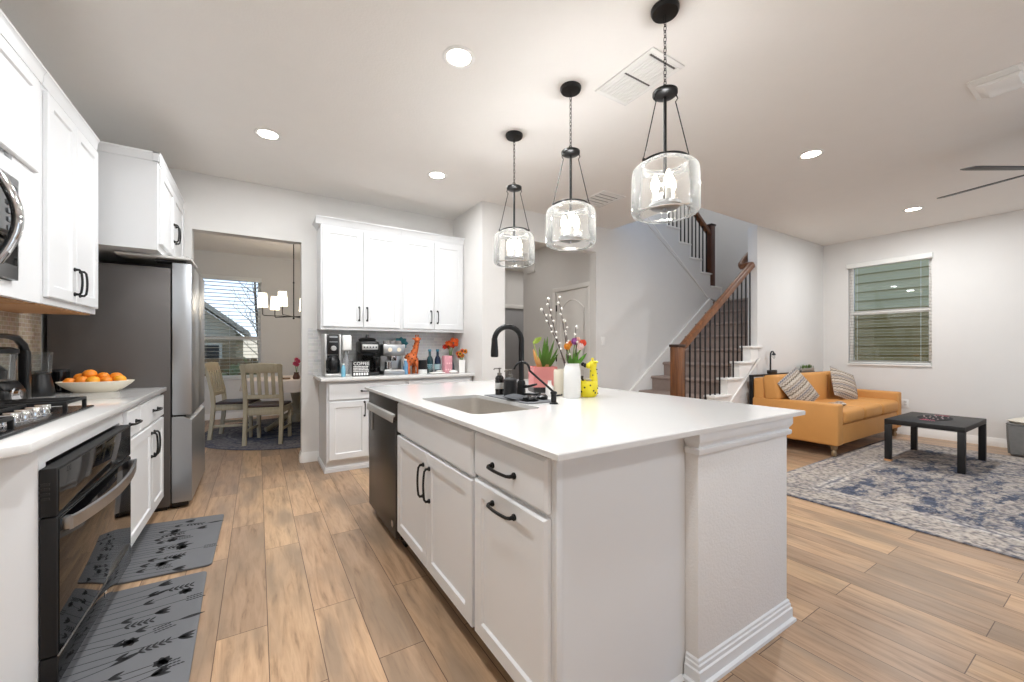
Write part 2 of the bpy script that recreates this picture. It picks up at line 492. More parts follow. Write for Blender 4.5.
class MB:
    """collects shapes (world or root-local coordinates) that become ONE mesh object"""

    def __init__(s):
        s.bm = bmesh.new()

    def _add(s, tmp, mi=0):
        for f in tmp.faces:
            f.material_index = mi
        me = bpy.data.meshes.new('tmp')
        tmp.to_mesh(me)
        s.bm.from_mesh(me)
        bpy.data.meshes.remove(me)
        tmp.free()
        return s

    def box(s, x0, x1, y0, y1, z0, z1, bev=0.0, mi=0, seg=2, M=None):
        t = bmesh.new()
        bmesh.ops.create_cube(t, size=1)
        for v in t.verts:
            v.co = Vector(((x0 + x1) / 2 + v.co.x * (x1 - x0), (y0 + y1) / 2 + v.co.y * (y1 - y0), (z0 + z1) / 2 + v.co.z * (z1 - z0)))
        if bev:
            bev = min(bev, 0.49 * min(abs(x1 - x0), abs(y1 - y0), abs(z1 - z0)))
            bmesh.ops.bevel(t, geom=t.edges[:], offset=bev, segments=seg, affect='EDGES', profile=0.5)
        if M is not None:
            bmesh.ops.transform(t, matrix=M, verts=t.verts)
        bmesh.ops.recalc_face_normals(t, faces=t.faces)
        return s._add(t, mi)

    def prism(s, pts, axis, a0, a1, bev=0.0, mi=0, M=None):
        """pts: outline in the other two axes (x: y,z / y: x,z / z: x,y)"""
        t = bmesh.new()

        def P(p, a):
            return {'x': (a, p[0], p[1]), 'y': (p[0], a, p[1]), 'z': (p[0], p[1], a)}[axis]
        b0 = [t.verts.new(P(p, a0)) for p in pts]
        b1 = [t.verts.new(P(p, a1)) for p in pts]
        n = len(pts)
        t.faces.new(b0)
        t.faces.new(b1[::-1])
        for i in range(n):
            t.faces.new((b0[i], b1[i], b1[(i + 1) % n], b0[(i + 1) % n]))
        bmesh.ops.recalc_face_normals(t, faces=t.faces)
        if bev:
            bmesh.ops.bevel(t, geom=t.edges[:], offset=bev, segments=2, affect='EDGES', profile=0.5)
        if M is not None:
            bmesh.ops.transform(t, matrix=M, verts=t.verts)
        return s._add(t, mi)

    def tube(s, path, r, n=8, closed=False, mi=0, cap=True):
        t = bmesh.new()
        path = [Vector(p) for p in path]
        k = len(path)
        rs = r if isinstance(r, (list, tuple)) else [r] * k
        rings = []
        up = None
        for i in range(k):
            if closed:
                d = (path[(i + 1) % k] - path[i - 1]).normalized()
            else:
                d = (path[min(i + 1, k - 1)] - path[max(i - 1, 0)]).normalized()
            if up is None:
                up = Vector((0, 0, 1)) if abs(d.z) < 0.9 else Vector((1, 0, 0))
            a = d.cross(up)
            if a.length < 1e-6:
                a = d.cross(Vector((0, 1, 0)))
            a.normalize()
            up = a.cross(d).normalized()
            rings.append([t.verts.new(path[i] + (a * math.cos(2 * PI * j / n) + up * math.sin(2 * PI * j / n)) * rs[i]) for j in range(n)])
        for i in range(k if closed else k - 1):
            A, B = rings[i], rings[(i + 1) % k]
            for j in range(n):
                t.faces.new((A[j], A[(j + 1) % n], B[(j + 1) % n], B[j]))
        if not closed and cap:
            t.faces.new(rings[0][::-1])
            t.faces.new(rings[-1])
        bmesh.ops.recalc_face_normals(t, faces=t.faces)
        return s._add(t, mi)

    def lathe(s, prof, c=(0, 0, 0), n=32, mi=0, sx=1.0, sy=1.0, M=None):
        t = bmesh.new()
        rings = []
        for r, z in prof:
            if r < 1e-6:
                rings.append([t.verts.new((0, 0, z))])
            else:
                rings.append([t.verts.new((r * sx * math.cos(2 * PI * j / n), r * sy * math.sin(2 * PI * j / n), z)) for j in range(n)])
        for A, B in zip(rings, rings[1:]):
            for j in range(n):
                k = (j + 1) % n
                if len(A) == 1 and len(B) == 1:
                    break
                if len(A) == 1:
                    t.faces.new((A[0], B[k], B[j]))
                elif len(B) == 1:
                    t.faces.new((A[j], A[k], B[0]))
                else:
                    t.faces.new((A[j], A[k], B[k], B[j]))
        bmesh.ops.recalc_face_normals(t, faces=t.faces)
        if M is not None:
            bmesh.ops.transform(t, matrix=M, verts=t.verts)
        bmesh.ops.translate(t, vec=c, verts=t.verts)
        return s._add(t, mi)

    def ball(s, c, r, mi=0, u=16, v=10, M=None):
        t = bmesh.new()
        bmesh.ops.create_uvsphere(t, u_segments=u, v_segments=v, radius=1)
        rr = r if isinstance(r, (tuple, list)) else (r, r, r)
        for q in t.verts:
            q.co = Vector((q.co.x * rr[0], q.co.y * rr[1], q.co.z * rr[2]))
        if M is not None:
            bmesh.ops.transform(t, matrix=M, verts=t.verts)
        bmesh.ops.translate(t, vec=c, verts=t.verts)
        return s._add(t, mi)

    def cushion(s, c, size, puff=0.35, M=None, mi=0, n=10, edge=4.0):
        """soft pad: a rounded box that bulges in the middle of its thickness (z)"""
        t = bmesh.new()
        bmesh.ops.create_grid(t, x_segments=n, y_segments=n, size=1)
        g = t.faces[:]
        top = [v for v in t.verts]
        co = {v: v.co.copy() for v in top}
        t2 = bmesh.new()
        def H(x, y):
            e = (1 - abs(x) ** edge) * (1 - abs(y) ** edge)
            return max(0, e) ** 0.5
        V = {}
        for sgn in (1, -1):
            for i in range(n + 1):
                for j in range(n + 1):
                    x, y = -1 + 2 * i / n, -1 + 2 * j / n
                    h = H(x, y)
                    if h == 0 and sgn == -1:
                        V[(sgn, i, j)] = V[(1, i, j)]
                        continue
                    V[(sgn, i, j)] = t2.verts.new((x * size[0] / 2, y * size[1] / 2, sgn * h * size[2] / 2 * (1 - puff + puff * (1 - x * x) * (1 - y * y))))
        for sgn in (1, -1):
            for i in range(n):
                for j in range(n):
                    q = [V[(sgn, i, j)], V[(sgn, i + 1, j)], V[(sgn, i + 1, j + 1)], V[(sgn, i, j + 1)]]
                    if sgn < 0:
                        q.reverse()
                    t2.faces.new(q)
        t.free()
        if M is not None:
            bmesh.ops.transform(t2, matrix=M, verts=t2.verts)
        bmesh.ops.translate(t2, vec=c, verts=t2.verts)
        return s._add(t2, mi)

    def leaf(s, base, tip, width, curl=0.02, mi=0, side=None):
        """a thin folded blade from base to tip with real thickness"""
        base, tip = Vector(base), Vector(tip)
        d = tip - base
        sd = d.cross(Vector(side) if side else Vector((0, 0, 1)))
        if sd.length < 1e-5:
            sd = Vector((1, 0, 0))
        sd.normalize()
        nn = sd.cross(d).normalized()
        t = bmesh.new()
        rows = []
        for i in range(6):
            f = i / 5
            wd = width * math.sin(PI * (0.08 + 0.92 * f)) ** 0.8 * 0.5 if i < 5 else 0.0008
            m = base + d * f + nn * (-curl * 4 * f * (1 - f))
            rows.append([t.verts.new(m - sd * wd + nn * wd * 0.25), t.verts.new(m), t.verts.new(m + sd * wd + nn * wd * 0.25)])
        fs = []
        for A, B in zip(rows, rows[1:]):
            for j in range(2):
                fs.append(t.faces.new((A[j], A[j + 1], B[j + 1], B[j])))
        bmesh.ops.solidify(t, geom=fs, thickness=0.0012)
        return s._add(t, mi)

    def build(s, name, m, parent=None, local=False, sharp=38):
        bm = s.bm
        for f in bm.faces:
            f.smooth = True
        lim = math.radians(sharp)
        for e in bm.edges:
            if len(e.link_faces) == 2:
                if e.calc_face_angle(0) > lim:
                    e.smooth = False
        xs = [v.co for v in bm.verts]
        if parent is not None:
            off = Vector((0, 0, 0)) if local else ORG[parent.name]
        else:
            lo = [min(c[i] for c in xs) for i in range(3)]
            hi = [max(c[i] for c in xs) for i in range(3)]
            off = Vector((0, 0, 0)) if local else Vector(((lo[0] + hi[0]) / 2, (lo[1] + hi[1]) / 2, lo[2]))
        if off.length:
            bmesh.ops.translate(bm, vec=-off, verts=bm.verts)
        me = bpy.data.meshes.new(name)
        bm.to_mesh(me)
        bm.free()
        o = bpy.data.objects.new(name, me)
        for q in (m if isinstance(m, (list, tuple)) else [m]):
            me.materials.append(q)
        COL.objects.link(o)
        if parent is not None:
            o.parent = parent
            ORG[o.name] = ORG[parent.name]
        else:
            o.location = off
            ORG[o.name] = off
        return o


def tag(o, label, cat, group=None):
    o['label'] = label
    o['category'] = cat
    if group:
        o['group'] = group
    return o


def thing(name, label, cat, loc=(0, 0, 0), group=None):
    o = bpy.data.objects.new(name, None)
    o.empty_display_size = 0.05
    COL.objects.link(o)
    o.location = loc
    ORG[o.name] = Vector(loc)
    return tag(o, label, cat, group)


def struct(name, mb, m, parent=None):
    o = mb.build(name, m, parent, local=(parent is None))
    if parent is None:
        o['kind'] = 'structure'
    return o


def kids(o):
    return [c for c in list(COL.objects) if c.parent == o]


def dup(root, loc, label, rotz=None, group=None):
    """a copy of a thing, of its parts and of their sub-parts"""
    r = root.copy()
    COL.objects.link(r)
    r.location = loc
    if rotz is not None:
        r.rotation_euler = (0, 0, rotz)
    r['label'] = label
    if group:
        r['group'] = group
    for ch in kids(root):
        c = ch.copy()
        COL.objects.link(c)
        c.parent = r
        for g in kids(ch):
            d = g.copy()
            COL.objects.link(d)
            d.parent = c
    return r


def arc(c, r, a0, a1, n, plane='xz'):
    out = []
    for i in range(n + 1):
        a = a0 + (a1 - a0) * i / n
        p, q = r * math.cos(a), r * math.sin(a)
        out.append({'xz': (c[0] + p, c[1], c[2] + q), 'xy': (c[0] + p, c[1] + q, c[2]), 'yz': (c[0], c[1] + p, c[2] + q)}[plane])
    return out


# cabinet fronts: o = lower corner, u = direction along the width, n = outward normal
def shaker(o, u, nrm, wd, ht, t=0.02, rail=0.058, rec=0.009, edge=0.004):
    """door with a frame and a recessed flat panel, one mesh"""
    mb = MB()
    o, u, nrm = Vector(o), Vector(u), Vector(nrm)
    z = Vector((0, 0, 1))
    P = lambda a, b, d: o + u * a + z * b + nrm * d
    bm = mb.bm
    loops = []

    def loop(ins, d):
        return [bm.verts.new(P(ins, ins, d)), bm.verts.new(P(wd - ins, ins, d)), bm.verts.new(P(wd - ins, ht - ins, d)), bm.verts.new(P(ins, ht - ins, d))]
    seq = [loop(0, 0), loop(0, t - edge), loop(edge, t), loop(rail, t), loop(rail + 0.006, t - rec)]
    bm.faces.new(seq[0][::-1])
    for A, B in zip(seq, seq[1:]):
        for i in range(4):
            bm.faces.new((A[i], A[(i + 1) % 4], B[(i + 1) % 4], B[i]))
    bm.faces.new(seq[-1])
    bmesh.ops.recalc_face_normals(bm, faces=bm.faces)
    return mb


def slab(o, u, nrm, wd, ht, t=0.02, edge=0.005):
    mb = MB()
    o, u, nrm = Vector(o), Vector(u), Vector(nrm)
    z = Vector((0, 0, 1))
    P = lambda a, b, d: o + u * a + z * b + nrm * d
    bm = mb.bm
    loop = lambda ins, d: [bm.verts.new(P(ins, ins, d)), bm.verts.new(P(wd - ins, ins, d)), bm.verts.new(P(wd - ins, ht - ins, d)), bm.verts.new(P(ins, ht - ins, d))]
    seq = [loop(0, 0), loop(0, t - edge), loop(edge, t)]
    bm.faces.new(seq[0][::-1])
    for A, B in zip(seq, seq[1:]):
        for i in range(4):
            bm.faces.new((A[i], A[(i + 1) % 4], B[(i + 1) % 4], B[i]))
    bm.faces.new(seq[-1])
    bmesh.ops.recalc_face_normals(bm, faces=bm.faces)
    return mb


def pull(c, along, nrm, length=0.135, out=0.032, r=0.0055):
    """arched bar pull with two flared feet"""
    mb = MB()
    c, a, nn = Vector(c), Vector(along), Vector(nrm)
    h = length / 2
    pts = [c - a * h, c - a * h + nn * out * 0.62]
    for i in range(7):
        f = -0.86 + 1.72 * i / 6
        pts.append(c + a * h * f + nn * (out * (0.80 + 0.20 * (1 - f * f))))
    pts += [c + a * h + nn * out * 0.62, c + a * h]
    mb.tube(pts, [r * 1.5, r * 1.15] + [r] * 7 + [r * 1.15, r * 1.5], 8)
    for sg in (-1, 1):
        mb.tube([c + a * h * sg, c + a * h * sg + nn * 0.006], r * 2.0, 10)
    return mb


X_, Y_, Z_ = Vector((1, 0, 0)), Vector((0, 1, 0)), Vector((0, 0, 1))

# ------------------------------------------------------------------ the setting
XL, XW, YB, YG, YL = -1.2, 7.65, 4.76, 3.972, 2.81     # left wall, window wall, back wall, grey stair wall, sofa wall
YR, YF, YS = -2.6, 8.44, 5.12                          # open rear end, far dining wall, wall behind the upper stairs

struct('floor', MB().box(-2.3, 7.8, YR, 8.6, -0.06, 0), FLOORM)
c = MB()
c.box(XL - 0.12, XW + 0.12, YR, YL, CEIL, CEIL + 0.3)
c.box(XL - 0.12, 4.128, YL, YB + 0.12, CEIL, CEIL + 0.3)
c.box(2.0, 4.0, YB + 0.12, 7.4, CEIL, CEIL + 0.3)
c.box(4.0, 5.5, YS + 0.1, 7.4, CEIL, CEIL + 0.3)
struct('ceiling', c, CEILM)
struct('ceiling_dining', MB().box(-2.3, 1.95, YB + 0.12, 8.56, CEIL, CEIL + 0.1), CEILM)
struct('ceiling_stairwell', MB().box(3.7, XW + 0.1, YL, YS + 0.1, 5.4, 5.5), CEILM)

RWX0, RWX1 = 2.2, 5.6
b = MB()
b.box(XL, RWX0, YR - 0.12, YR, 0, CEIL)
b.box(RWX1, XW + 0.14, YR - 0.12, YR, 0, CEIL)
b.box(RWX0, RWX1, YR - 0.12, YR, 2.35, CEIL)
struct('wall_rear', b, WALL)
struct('wall_left', MB().box(XL - 0.12, XL, YR, YB + 0.12, 0, CEIL), WALL)
b = MB()
b.box(XL, -0.516, YB, YB + 0.12, 0, CEIL)
b.box(0.39, 2.11, YB, YB + 0.12, 0, CEIL)
b.box(-0.516, 0.39, YB, YB + 0.12, 2.31, CEIL)
struct('wall_back', b, WALL)
b = MB()
b.box(2.11, 2.406, YG, YB + 0.12, 0, CEIL)
struct('wall_pantry', b, WALL)
b = MB()
b.box(2.406, 3.83, YG, YG + 0.12, 2.49, CEIL)
b.prism([(3.83, 0), (6.53, 0), (6.53, 2.0), (6.36, 2.06), (4.45, 3.5), (3.83, 3.5)], 'y', YG, YG + 0.12)
b.box(3.83, 4.128, YG, YG + 0.12, 3.5, 5.4)
struct('wall_stair', b, WALL)
b = MB()
b.prism([(5.63, 0), (XW, 0), (XW, CEIL), (5.63, CEIL)], 'y', YL, YL + 0.125, bev=0.004)
b.box(5.63, XW, YL, YL + 0.125, CEIL + 0.3, 5.4)
b.box(4.128, 5.63, YL, YL + 0.125, CEIL + 0.3, 5.4)
b.prism([(4.32, 0), (5.63, 0), (5.63, 1.03)], 'y', YL + 0.01, YL + 0.06)
struct('wall_sofa', b, WALL)
WY0, WY1, WZ0, WZ1 = 1.583, 2.493, 0.975, 2.475
b = MB()
b.box(XW, XW + 0.14, YR, WY0, 0, CEIL)
b.box(XW, XW + 0.14, WY1, YL + 0.2, 0, CEIL)
b.box(XW, XW + 0.14, WY0, WY1, 0, WZ0)
b.box(XW, XW + 0.14, WY0, WY1, WZ1, CEIL)
b.box(XW, XW + 0.14, YL + 0.2, YS + 0.1, 0, 5.4)
struct('wall_right', b, WALL)
struct('wall_upper_stair', MB().box(4.0, XW, YS, YS + 0.1, 0, 5.4), WALL)
struct('wall_upper_end', MB().box(3.9, 4.0, YG + 0.12, YS + 0.1, CEIL + 0.3, 5.4), WALL)
# hall behind the opening
HX = 3.90
b = MB()
b.box(HX, HX + 0.1, YG + 0.12, 4.19, 0, CEIL)
b.box(HX, HX + 0.1, 4.93, 5.82, 0, CEIL)
b.box(HX, HX + 0.1, 4.19, 4.93, 2.07, CEIL)
struct('wall_hall_right', b, WALL)
b = MB()
b.box(2.2, 4.16, 7.2, 7.3, 0, CEIL)
b.box(4.96, 5.4, 7.2, 7.3, 0, CEIL)
b.box(4.16, 4.96, 7.2, 7.3, 2.05, CEIL)
struct('wall_hall_end', b, WALL)
struct('wall_hall_left', MB().box(2.2, 2.3, YB + 0.12, 7.2, 0, CEIL), WALL)
struct('wall_hall_far_right', MB().box(5.3, 5.4, 5.82, 7.3, 0, CEIL), WALL)
struct('wall_hall_return', MB().box(HX + 0.1, 5.4, 5.72, 5.82, 0, CEIL), WALL)
# dining room
DX0, DX1, DZ0, DZ1 = -0.86, 0.05, 0.69, 2.43
b = MB()
b.box(-2.3, DX0, YF, YF + 0.14, 0, CEIL)
b.box(DX1, 1.95, YF, YF + 0.14, 0, CEIL)
b.box(DX0, DX1, YF, YF + 0.14, 0, DZ0)
b.box(DX0, DX1, YF, YF + 0.14, DZ1, CEIL)
struct('wall_dining_back', b, WALL)
struct('wall_dining_left', MB().box(-2.4, -2.3, YB + 0.12, YF + 0.14, 0, CEIL), WALL)
struct('wall_dining_right', MB().box(1.95, 2.05, YB + 0.12, YF + 0.14, 0, CEIL), WALL)


# baseboards: a stepped profile swept along straight runs
def bb_y(mb, x, y0, y1, sg, h=0.105):
    p = [(0, 0), (0.016, 0), (0.016, h * 0.62), (0.011, h * 0.72), (0.011, h * 0.84), (0.004, h), (0, h)]
    mb.prism([(x + sg * a, z) for a, z in p], 'y', y0, y1)


def bb_x(mb, y, x0, x1, sg, h=0.105):
    p = [(0, 0), (0.016, 0), (0.016, h * 0.62), (0.011, h * 0.72), (0.011, h * 0.84), (0.004, h), (0, h)]
    mb.prism([(y + sg * a, z) for a, z in p], 'x', x0, x1)


m = MB(); bb_y(m, XW, YR, YL, -1); struct('baseboard_right', m, TRIMW)
m = MB(); bb_x(m, YL, 5.72, XW, -1); struct('baseboard_sofa', m, TRIMW)
m = MB(); bb_x(m, YB, 0.39, 0.56, -1); bb_y(m, 0.39, YB, YB + 0.12, -1); struct('baseboard_back', m, TRIMW)
m = MB(); bb_x(m, YF, -2.3, 1.95, -1); struct('baseboard_dining', m, TRIMW)
m = MB(); bb_x(m, YG, 3.83, 4.1, -1); bb_x(m, YG, 2.11, 2.406, -1); struct('baseboard_stair', m, TRIMW)
m = MB(); bb_y(m, HX, 4.99, 5.82, -1); struct('baseboard_hall', m, TRIMW)
# tiled splashbacks
struct('trim_1', MB().box(0.45, 2.10, YB - 0.008, YB, 0.915, 1.41), tile_mat('grey_herringbone_tile', (232, 231, 229), (214, 214, 214), (240, 239, 237), 0.10, 0.035, 'x'))
struct('trim_2', MB().box(XL, XL + 0.008, 1.0, 3.86, 0.915, 1.43), tile_mat('beige_mosaic_tile', (196, 178, 156), (168, 150, 130), (206, 194, 178), 0.05, 0.025, 'y'))


# windows
def window(name, axis, p, a0, a1, z0, z1, zr, side):
    """two sashes in a frame; axis 'x': window lies along x at depth p; 'y': along y"""
    def bx(mb, u0, u1, d0, d1, za, zb, bev=0.003):
        if axis == 'x':
            mb.box(u0, u1, p + d0, p + d1, za, zb, bev)
        else:
            mb.box(p + d0, p + d1, u0, u1, za, zb, bev)
    fr = MB()
    for u0, u1, za, zb in ((a0, a0 + 0.045, z0, z1), (a1 - 0.045, a1, z0, z1), (a0 + 0.0452, a1 - 0.0452, z0, z0 + 0.045), (a0 + 0.0452, a1 - 0.0452, z1 - 0.045, z1)):
        bx(fr, u0, u1, 0.07, 0.13, za, zb)
    root = fr.build(name, TRIMW, local=True)
    root['kind'] = 'structure'
    ORG[root.name] = Vector((0, 0, 0))
    s_ = MB()
    bx(s_, a0 + 0.04, a1 - 0.04, 0.065, 0.11, zr - 0.03, zr + 0.03)
    s_.build('meeting_rail', TRIMW, root)
    g = MB(); bx(g, a0 + 0.04, a1 - 0.04, 0.10, 0.104, zr, z1 - 0.04, 0); g.build('upper_pane', CLEAR, root)
    g = MB(); bx(g, a0 + 0.04, a1 - 0.04, 0.085, 0.089, z0 + 0.04, zr, 0); g.build('lower_pane', CLEAR, root)
    g = MB(); bx(g, a0 + 0.04, a1 - 0.04, 0.112, 0.113, z0 + 0.04, zr, 0); g.build('insect_screen', SCREEN, root)
    sl = MB(); bx(sl, a0, a1, -0.022, 0.07, z0 - 0.022, z0, 0.004); sl.build('window_sill', TRIMW, root)
    return root


window('window_1', 'x', YF, DX0, DX1, DZ0, DZ1, 1.385, 1)
window('window_2', 'y', XW, WY0, WY1, WZ0, WZ1, 1.735, 1)


def blind(label, axis, p, a0, a1, z0, z1, pitch, tilt, cords, d0=0.012, d1=0.056):
    """open slatted blind inside the window recess"""
    def cx(u, d, z):
        return (u, p + d, z) if axis == 'x' else (p + d, u, z)
    r = thing('window_blind', label, 'blind', cx((a0 + a1) / 2, 0.03, z0), None)
    mb = MB()
    n = int((z1 - z0 - 0.08) / pitch)
    for i in range(n):
        z = z1 - 0.10 - i * pitch
        dz = math.sin(tilt) * 0.022
        if axis == 'x':
            mb.prism([(p + 0.012, z + dz), (p + 0.056, z - dz), (p + 0.056, z - dz + 0.003), (p + 0.012, z + dz + 0.003)], 'x', a0 + 0.008, a1 - 0.008)
        else:
            mb.prism([(p + d0, z + dz), (p + d1, z - dz), (p + d1, z - dz + 0.0013), (p + d0, z + dz + 0.0013)], 'y', a0 + 0.008, a1 - 0.008)
    mb.build('slats', BLINDM if axis == 'x' else SLATM, r)
    v = MB()
    if axis == 'x':
        v.box(a0 - 0.012, a1 + 0.012, p - 0.035, p + 0.05, z1 - 0.06, z1 + 0.012, 0.006)
    else:
        v.box(p - 0.035, p + 0.05, a0 - 0.012, a1 + 0.012, z1 - 0.06, z1 + 0.012, 0.006)
    v.build('valance', BLINDM, r)
    q = MB()
    if axis == 'x':
        q.box(a0 + 0.01, a1 - 0.01, p + 0.014, p + 0.054, z0 + 0.004, z0 + 0.024, 0.004)
    else:
        q.box(p + 0.014, p + 0.054, a0 + 0.01, a1 - 0.01, z0 + 0.004, z0 + 0.024, 0.004)
    q.build('bottom_rail', BLINDM, r)
    for f in cords:
        u = a0 + (a1 - a0) * f
        MB().tube([cx(u, 0.011, z0 + 0.02), cx(u, 0.011, z1 - 0.05)], 0.0016, 6).build('ladder_cord', BLINDM, r)
    wnd = MB().tube([cx(a0 + (a1 - a0) * (0.93 if axis == 'y' else 0.08), 0.004, z1 - 0.06), cx(a0 + (a1 - a0) * (0.93 if axis == 'y' else 0.08), 0.004, z1 - 0.75)], 0.004, 6)
    wnd.build('tilt_wand', BLINDM, r)
    return r


blind('white slatted blind in the dining room window, sky and roof behind it', 'x', YF, DX0, DX1, DZ0, DZ1, 0.062, 0.12, (0.14, 0.5, 0.86))
blind('white slatted blind in the living room window above the sofa', 'y', XW, WY0, WY1, WZ0, WZ1, 0.045, -0.09, (0.12, 0.88), 0.024, 0.044)

# hall door in the right-hand wall of the hall
d = MB()
for y0, y1, z0, z1 in ((4.13, 4.195, 0, 2.0648), (4.925, 4.99, 0, 2.0648), (4.13, 4.99, 2.065, 2.13)):
    d.box(HX - 0.016, HX, y0, y1, z0, z1, 0.004)
struct('trim_3', d, TRIMW)
d = MB().box(HX + 0.015, HX + 0.055, 4.198, 4.922, 0.01, 2.062)
door = struct('door_1', d, TRIMW)
ORG[door.name] = Vector((0, 0, 0))


def arch_panel(y0, y1, z0, z1, rise):
    pts = [(y0, z0), (y1, z0), (y1, z1)]
    for i in range(1, 10):
        a = i / 10
        pts.append((y1 + (y0 - y1) * a, z1 + rise * math.sin(PI * a)))
    pts.append((y0, z1))
    cyy, czz = (y0 + y1) / 2, (z0 + z1) / 2
    path = [(HX + 0.014, p[0], p[1]) for p in pts]
    return MB().tube(path, 0.012, 6, closed=True)


arch_panel(4.30, 4.82, 1.05, 1.78, 0.14).build('arched_panel_moulding', TRIMW, door)
arch_panel(4.30, 4.82, 0.22, 0.90, 0.0).build('lower_panel_moulding', TRIMW, door)
for z in (1.82, 1.05, 0.25):
    MB().box(HX + 0.004, HX + 0.02, 4.91, 4.935, z - 0.05, z + 0.05, 0.003).build('hinge', BLACKM, door)
m = MB().tube([(HX + 0.012, 4.26, 0.98), (HX - 0.03, 4.26, 0.98)], 0.011, 8).ball((HX - 0.045, 4.26, 0.98), 0.028)
m.build('door_knob', BLACKM, door)
# hall end doorway; grey slab stands in for the dark room beyond
d = MB()
for x0, x1, z0, z1 in ((4.10, 4.17, 0, 2.0498), (4.95, 5.02, 0, 2.0498), (4.10, 5.02, 2.05, 2.13)):
    d.box(x0, x1, 7.184, 7.2, z0, z1, 0.004)
struct('trim_4', d, TRIMW)
struct('doorway_shade_slab', MB().box(4.17, 4.95, 7.23, 7.27, 0.01, 2.05, 0.004), mat('doorway_shade_grey', (170, 170, 172), 0.5))

# ------------------------------------------------------------------ kitchen: left run
XF = -0.60      # face of the left base cabinets
CT = 0.915      # worktop height
UX = -0.87      # face of the left wall cabinets
NX, NY = Vector((1, 0, 0)), Vector((0, -1, 0))


def crown_y(mb, xf, y0, y1, z, h=0.075, out=0.05):
    """crown moulding along y on a face looking to +x, with its end returned"""
    p = [(xf - 0.02, z), (xf + 0.006, z), (xf + 0.010, z + h * 0.2), (xf + out * 0.55, z + h * 0.6), (xf + out * 0.8, z + h * 0.8), (xf + out, z + h * 0.86), (xf + out, z + h), (xf - 0.02, z + h)]
    mb.prism(p, 'y', y0, y1)


def crown_x(mb, yf, x0, x1, z, h=0.075, out=0.05):
    p = [(yf + 0.02, z), (yf - 0.006, z), (yf - 0.010, z + h * 0.2), (yf - out * 0.55, z + h * 0.6), (yf - out * 0.8, z + h * 0.8), (yf - out, z + h * 0.86), (yf - out, z + h), (yf + 0.02, z + h)]
    mb.prism(p, 'x', x0, x1)


# wall cabinet that holds the microwave
t = thing('wall_cabinet', 'white wall cabinet at the left edge holding the built-in microwave', 'cabinet', (UX, 2.3, 1.41))
m = MB()
m.box(XL, UX - 0.02, 1.75, 2.805, 1.98, 2.45)
m.box(XL, UX, 2.545, 2.805, 1.41, 2.45)
m.box(XL, UX, 1.75, 1.86, 1.41, 2.45)
m.box(XL, UX, 1.86, 2.545, 1.905, 1.98)
m.box(XL, UX, 1.86, 2.545, 1.41, 1.475)
m.build('carcass', CABW, t)
MB().box(XL + 0.001, UX - 0.03, 1.77, 2.79, 1.404, 1.4099).build('underside', WOODU, t)
for y0, y1 in ((1.79, 2.245), (2.25, 2.745)):
    dd = shaker((UX - 0.004, y0, 2.005), Y_, NX, y1 - y0, 0.43).build('door', CABW, t)
    pull((UX + 0.016, (y1 - 0.04) if y0 < 2 else y0 + 0.04, 2.10), Z_, NX).build('handle', BLACKM, dd)
m = MB(); crown_y(m, UX, 1.75, 2.805, 2.45, 0.07, 0.022); m.build('crown_moulding', CABW, t)

t = thing('microwave', 'built-in stainless microwave with a curved bar handle, left edge', 'microwave', (UX, 2.24, 1.48))
MB().box(XL + 0.05, UX - 0.005, 1.865, 2.54, 1.478, 1.90).build('body', DSTEEL, t)
m = MB()
m.box(UX - 0.005, UX + 0.022, 1.868, 2.54, 1.478, 1.90, 0.004)
dr = m.build('door', STEEL, t)
MB().box(UX + 0.018, UX + 0.026, 1.93, 2.52, 1.535, 1.865, 0.004).build('window_glass', BLACKG, dr)
pts = [(UX + 0.024, 2.355, 1.53)]
for i in range(13):
    a = i / 12
    pts.append((UX + 0.035 + 0.05 * math.sin(PI * a), 2.342, 1.53 + 0.335 * a))
pts.append((UX + 0.024, 2.355, 1.865))
MB().tube(pts, 0.017, 12).build('handle', CHROME, dr)
m = MB()
for i in range(6):
    m.box(UX + 0.025, UX + 0.0275, 2.44, 2.47, 1.60 + i * 0.035, 1.618 + i * 0.035, 0.001)
m.build('control_buttons', mat('button_grey', (120, 124, 128), 0.5), t)

t = thing('wall_cabinet', 'tall white two-door wall cabinet between microwave and refrigerator', 'cabinet', (UX, 3.2, 1.41))
MB().box(XL, UX, 2.808, 3.57, 1.412, 2.45).build('carcass', CABW, t)
MB().box(XL, UX - 0.02, 2.82, 3.555, 1.404, 1.4118).build('underside', WOODU, t)
for y0, y1, s in ((2.83, 3.182, 1), (3.188, 3.545, 0)):
    dd = shaker((UX + 0.001, y0, 1.445), Y_, NX, y1 - y0, 0.985).build('door', CABW, t)
    pull((UX + 0.021, y1 - 0.035 if s else y0 + 0.035, 1.56), Z_, NX).build('handle', BLACKM, dd)
m = MB(); crown_y(m, UX, 2.808, 3.57, 2.45, 0.07, 0.022); m.build('crown_moulding', CABW, t)

FX = -0.588
t = thing('wall_cabinet', 'deep white two-door cabinet above the refrigerator', 'cabinet', (FX, 4.2, 1.88))
MB().box(XL, FX, 3.68, YB - 0.003, 1.88, 2.49).build('carcass', CABW, t)
for y0, y1, s in ((3.72, 4.215, 1), (4.22, 4.72, 0)):
    dd = shaker((FX + 0.001, y0, 1.93), Y_, NX, y1 - y0, 0.53).build('door', CABW, t)
    pull((FX + 0.021, y1 - 0.035 if s else y0 + 0.035, 2.12), Z_, NX).build('handle', BLACKM, dd)
m = MB(); crown_y(m, FX, 3.66, YB - 0.003, 2.49, 0.06, 0.02); crown_x(m, 3.68, UX - 0.02, FX + 0.015, 2.49, 0.06, 0.02); m.build('crown_moulding', CABW, t)

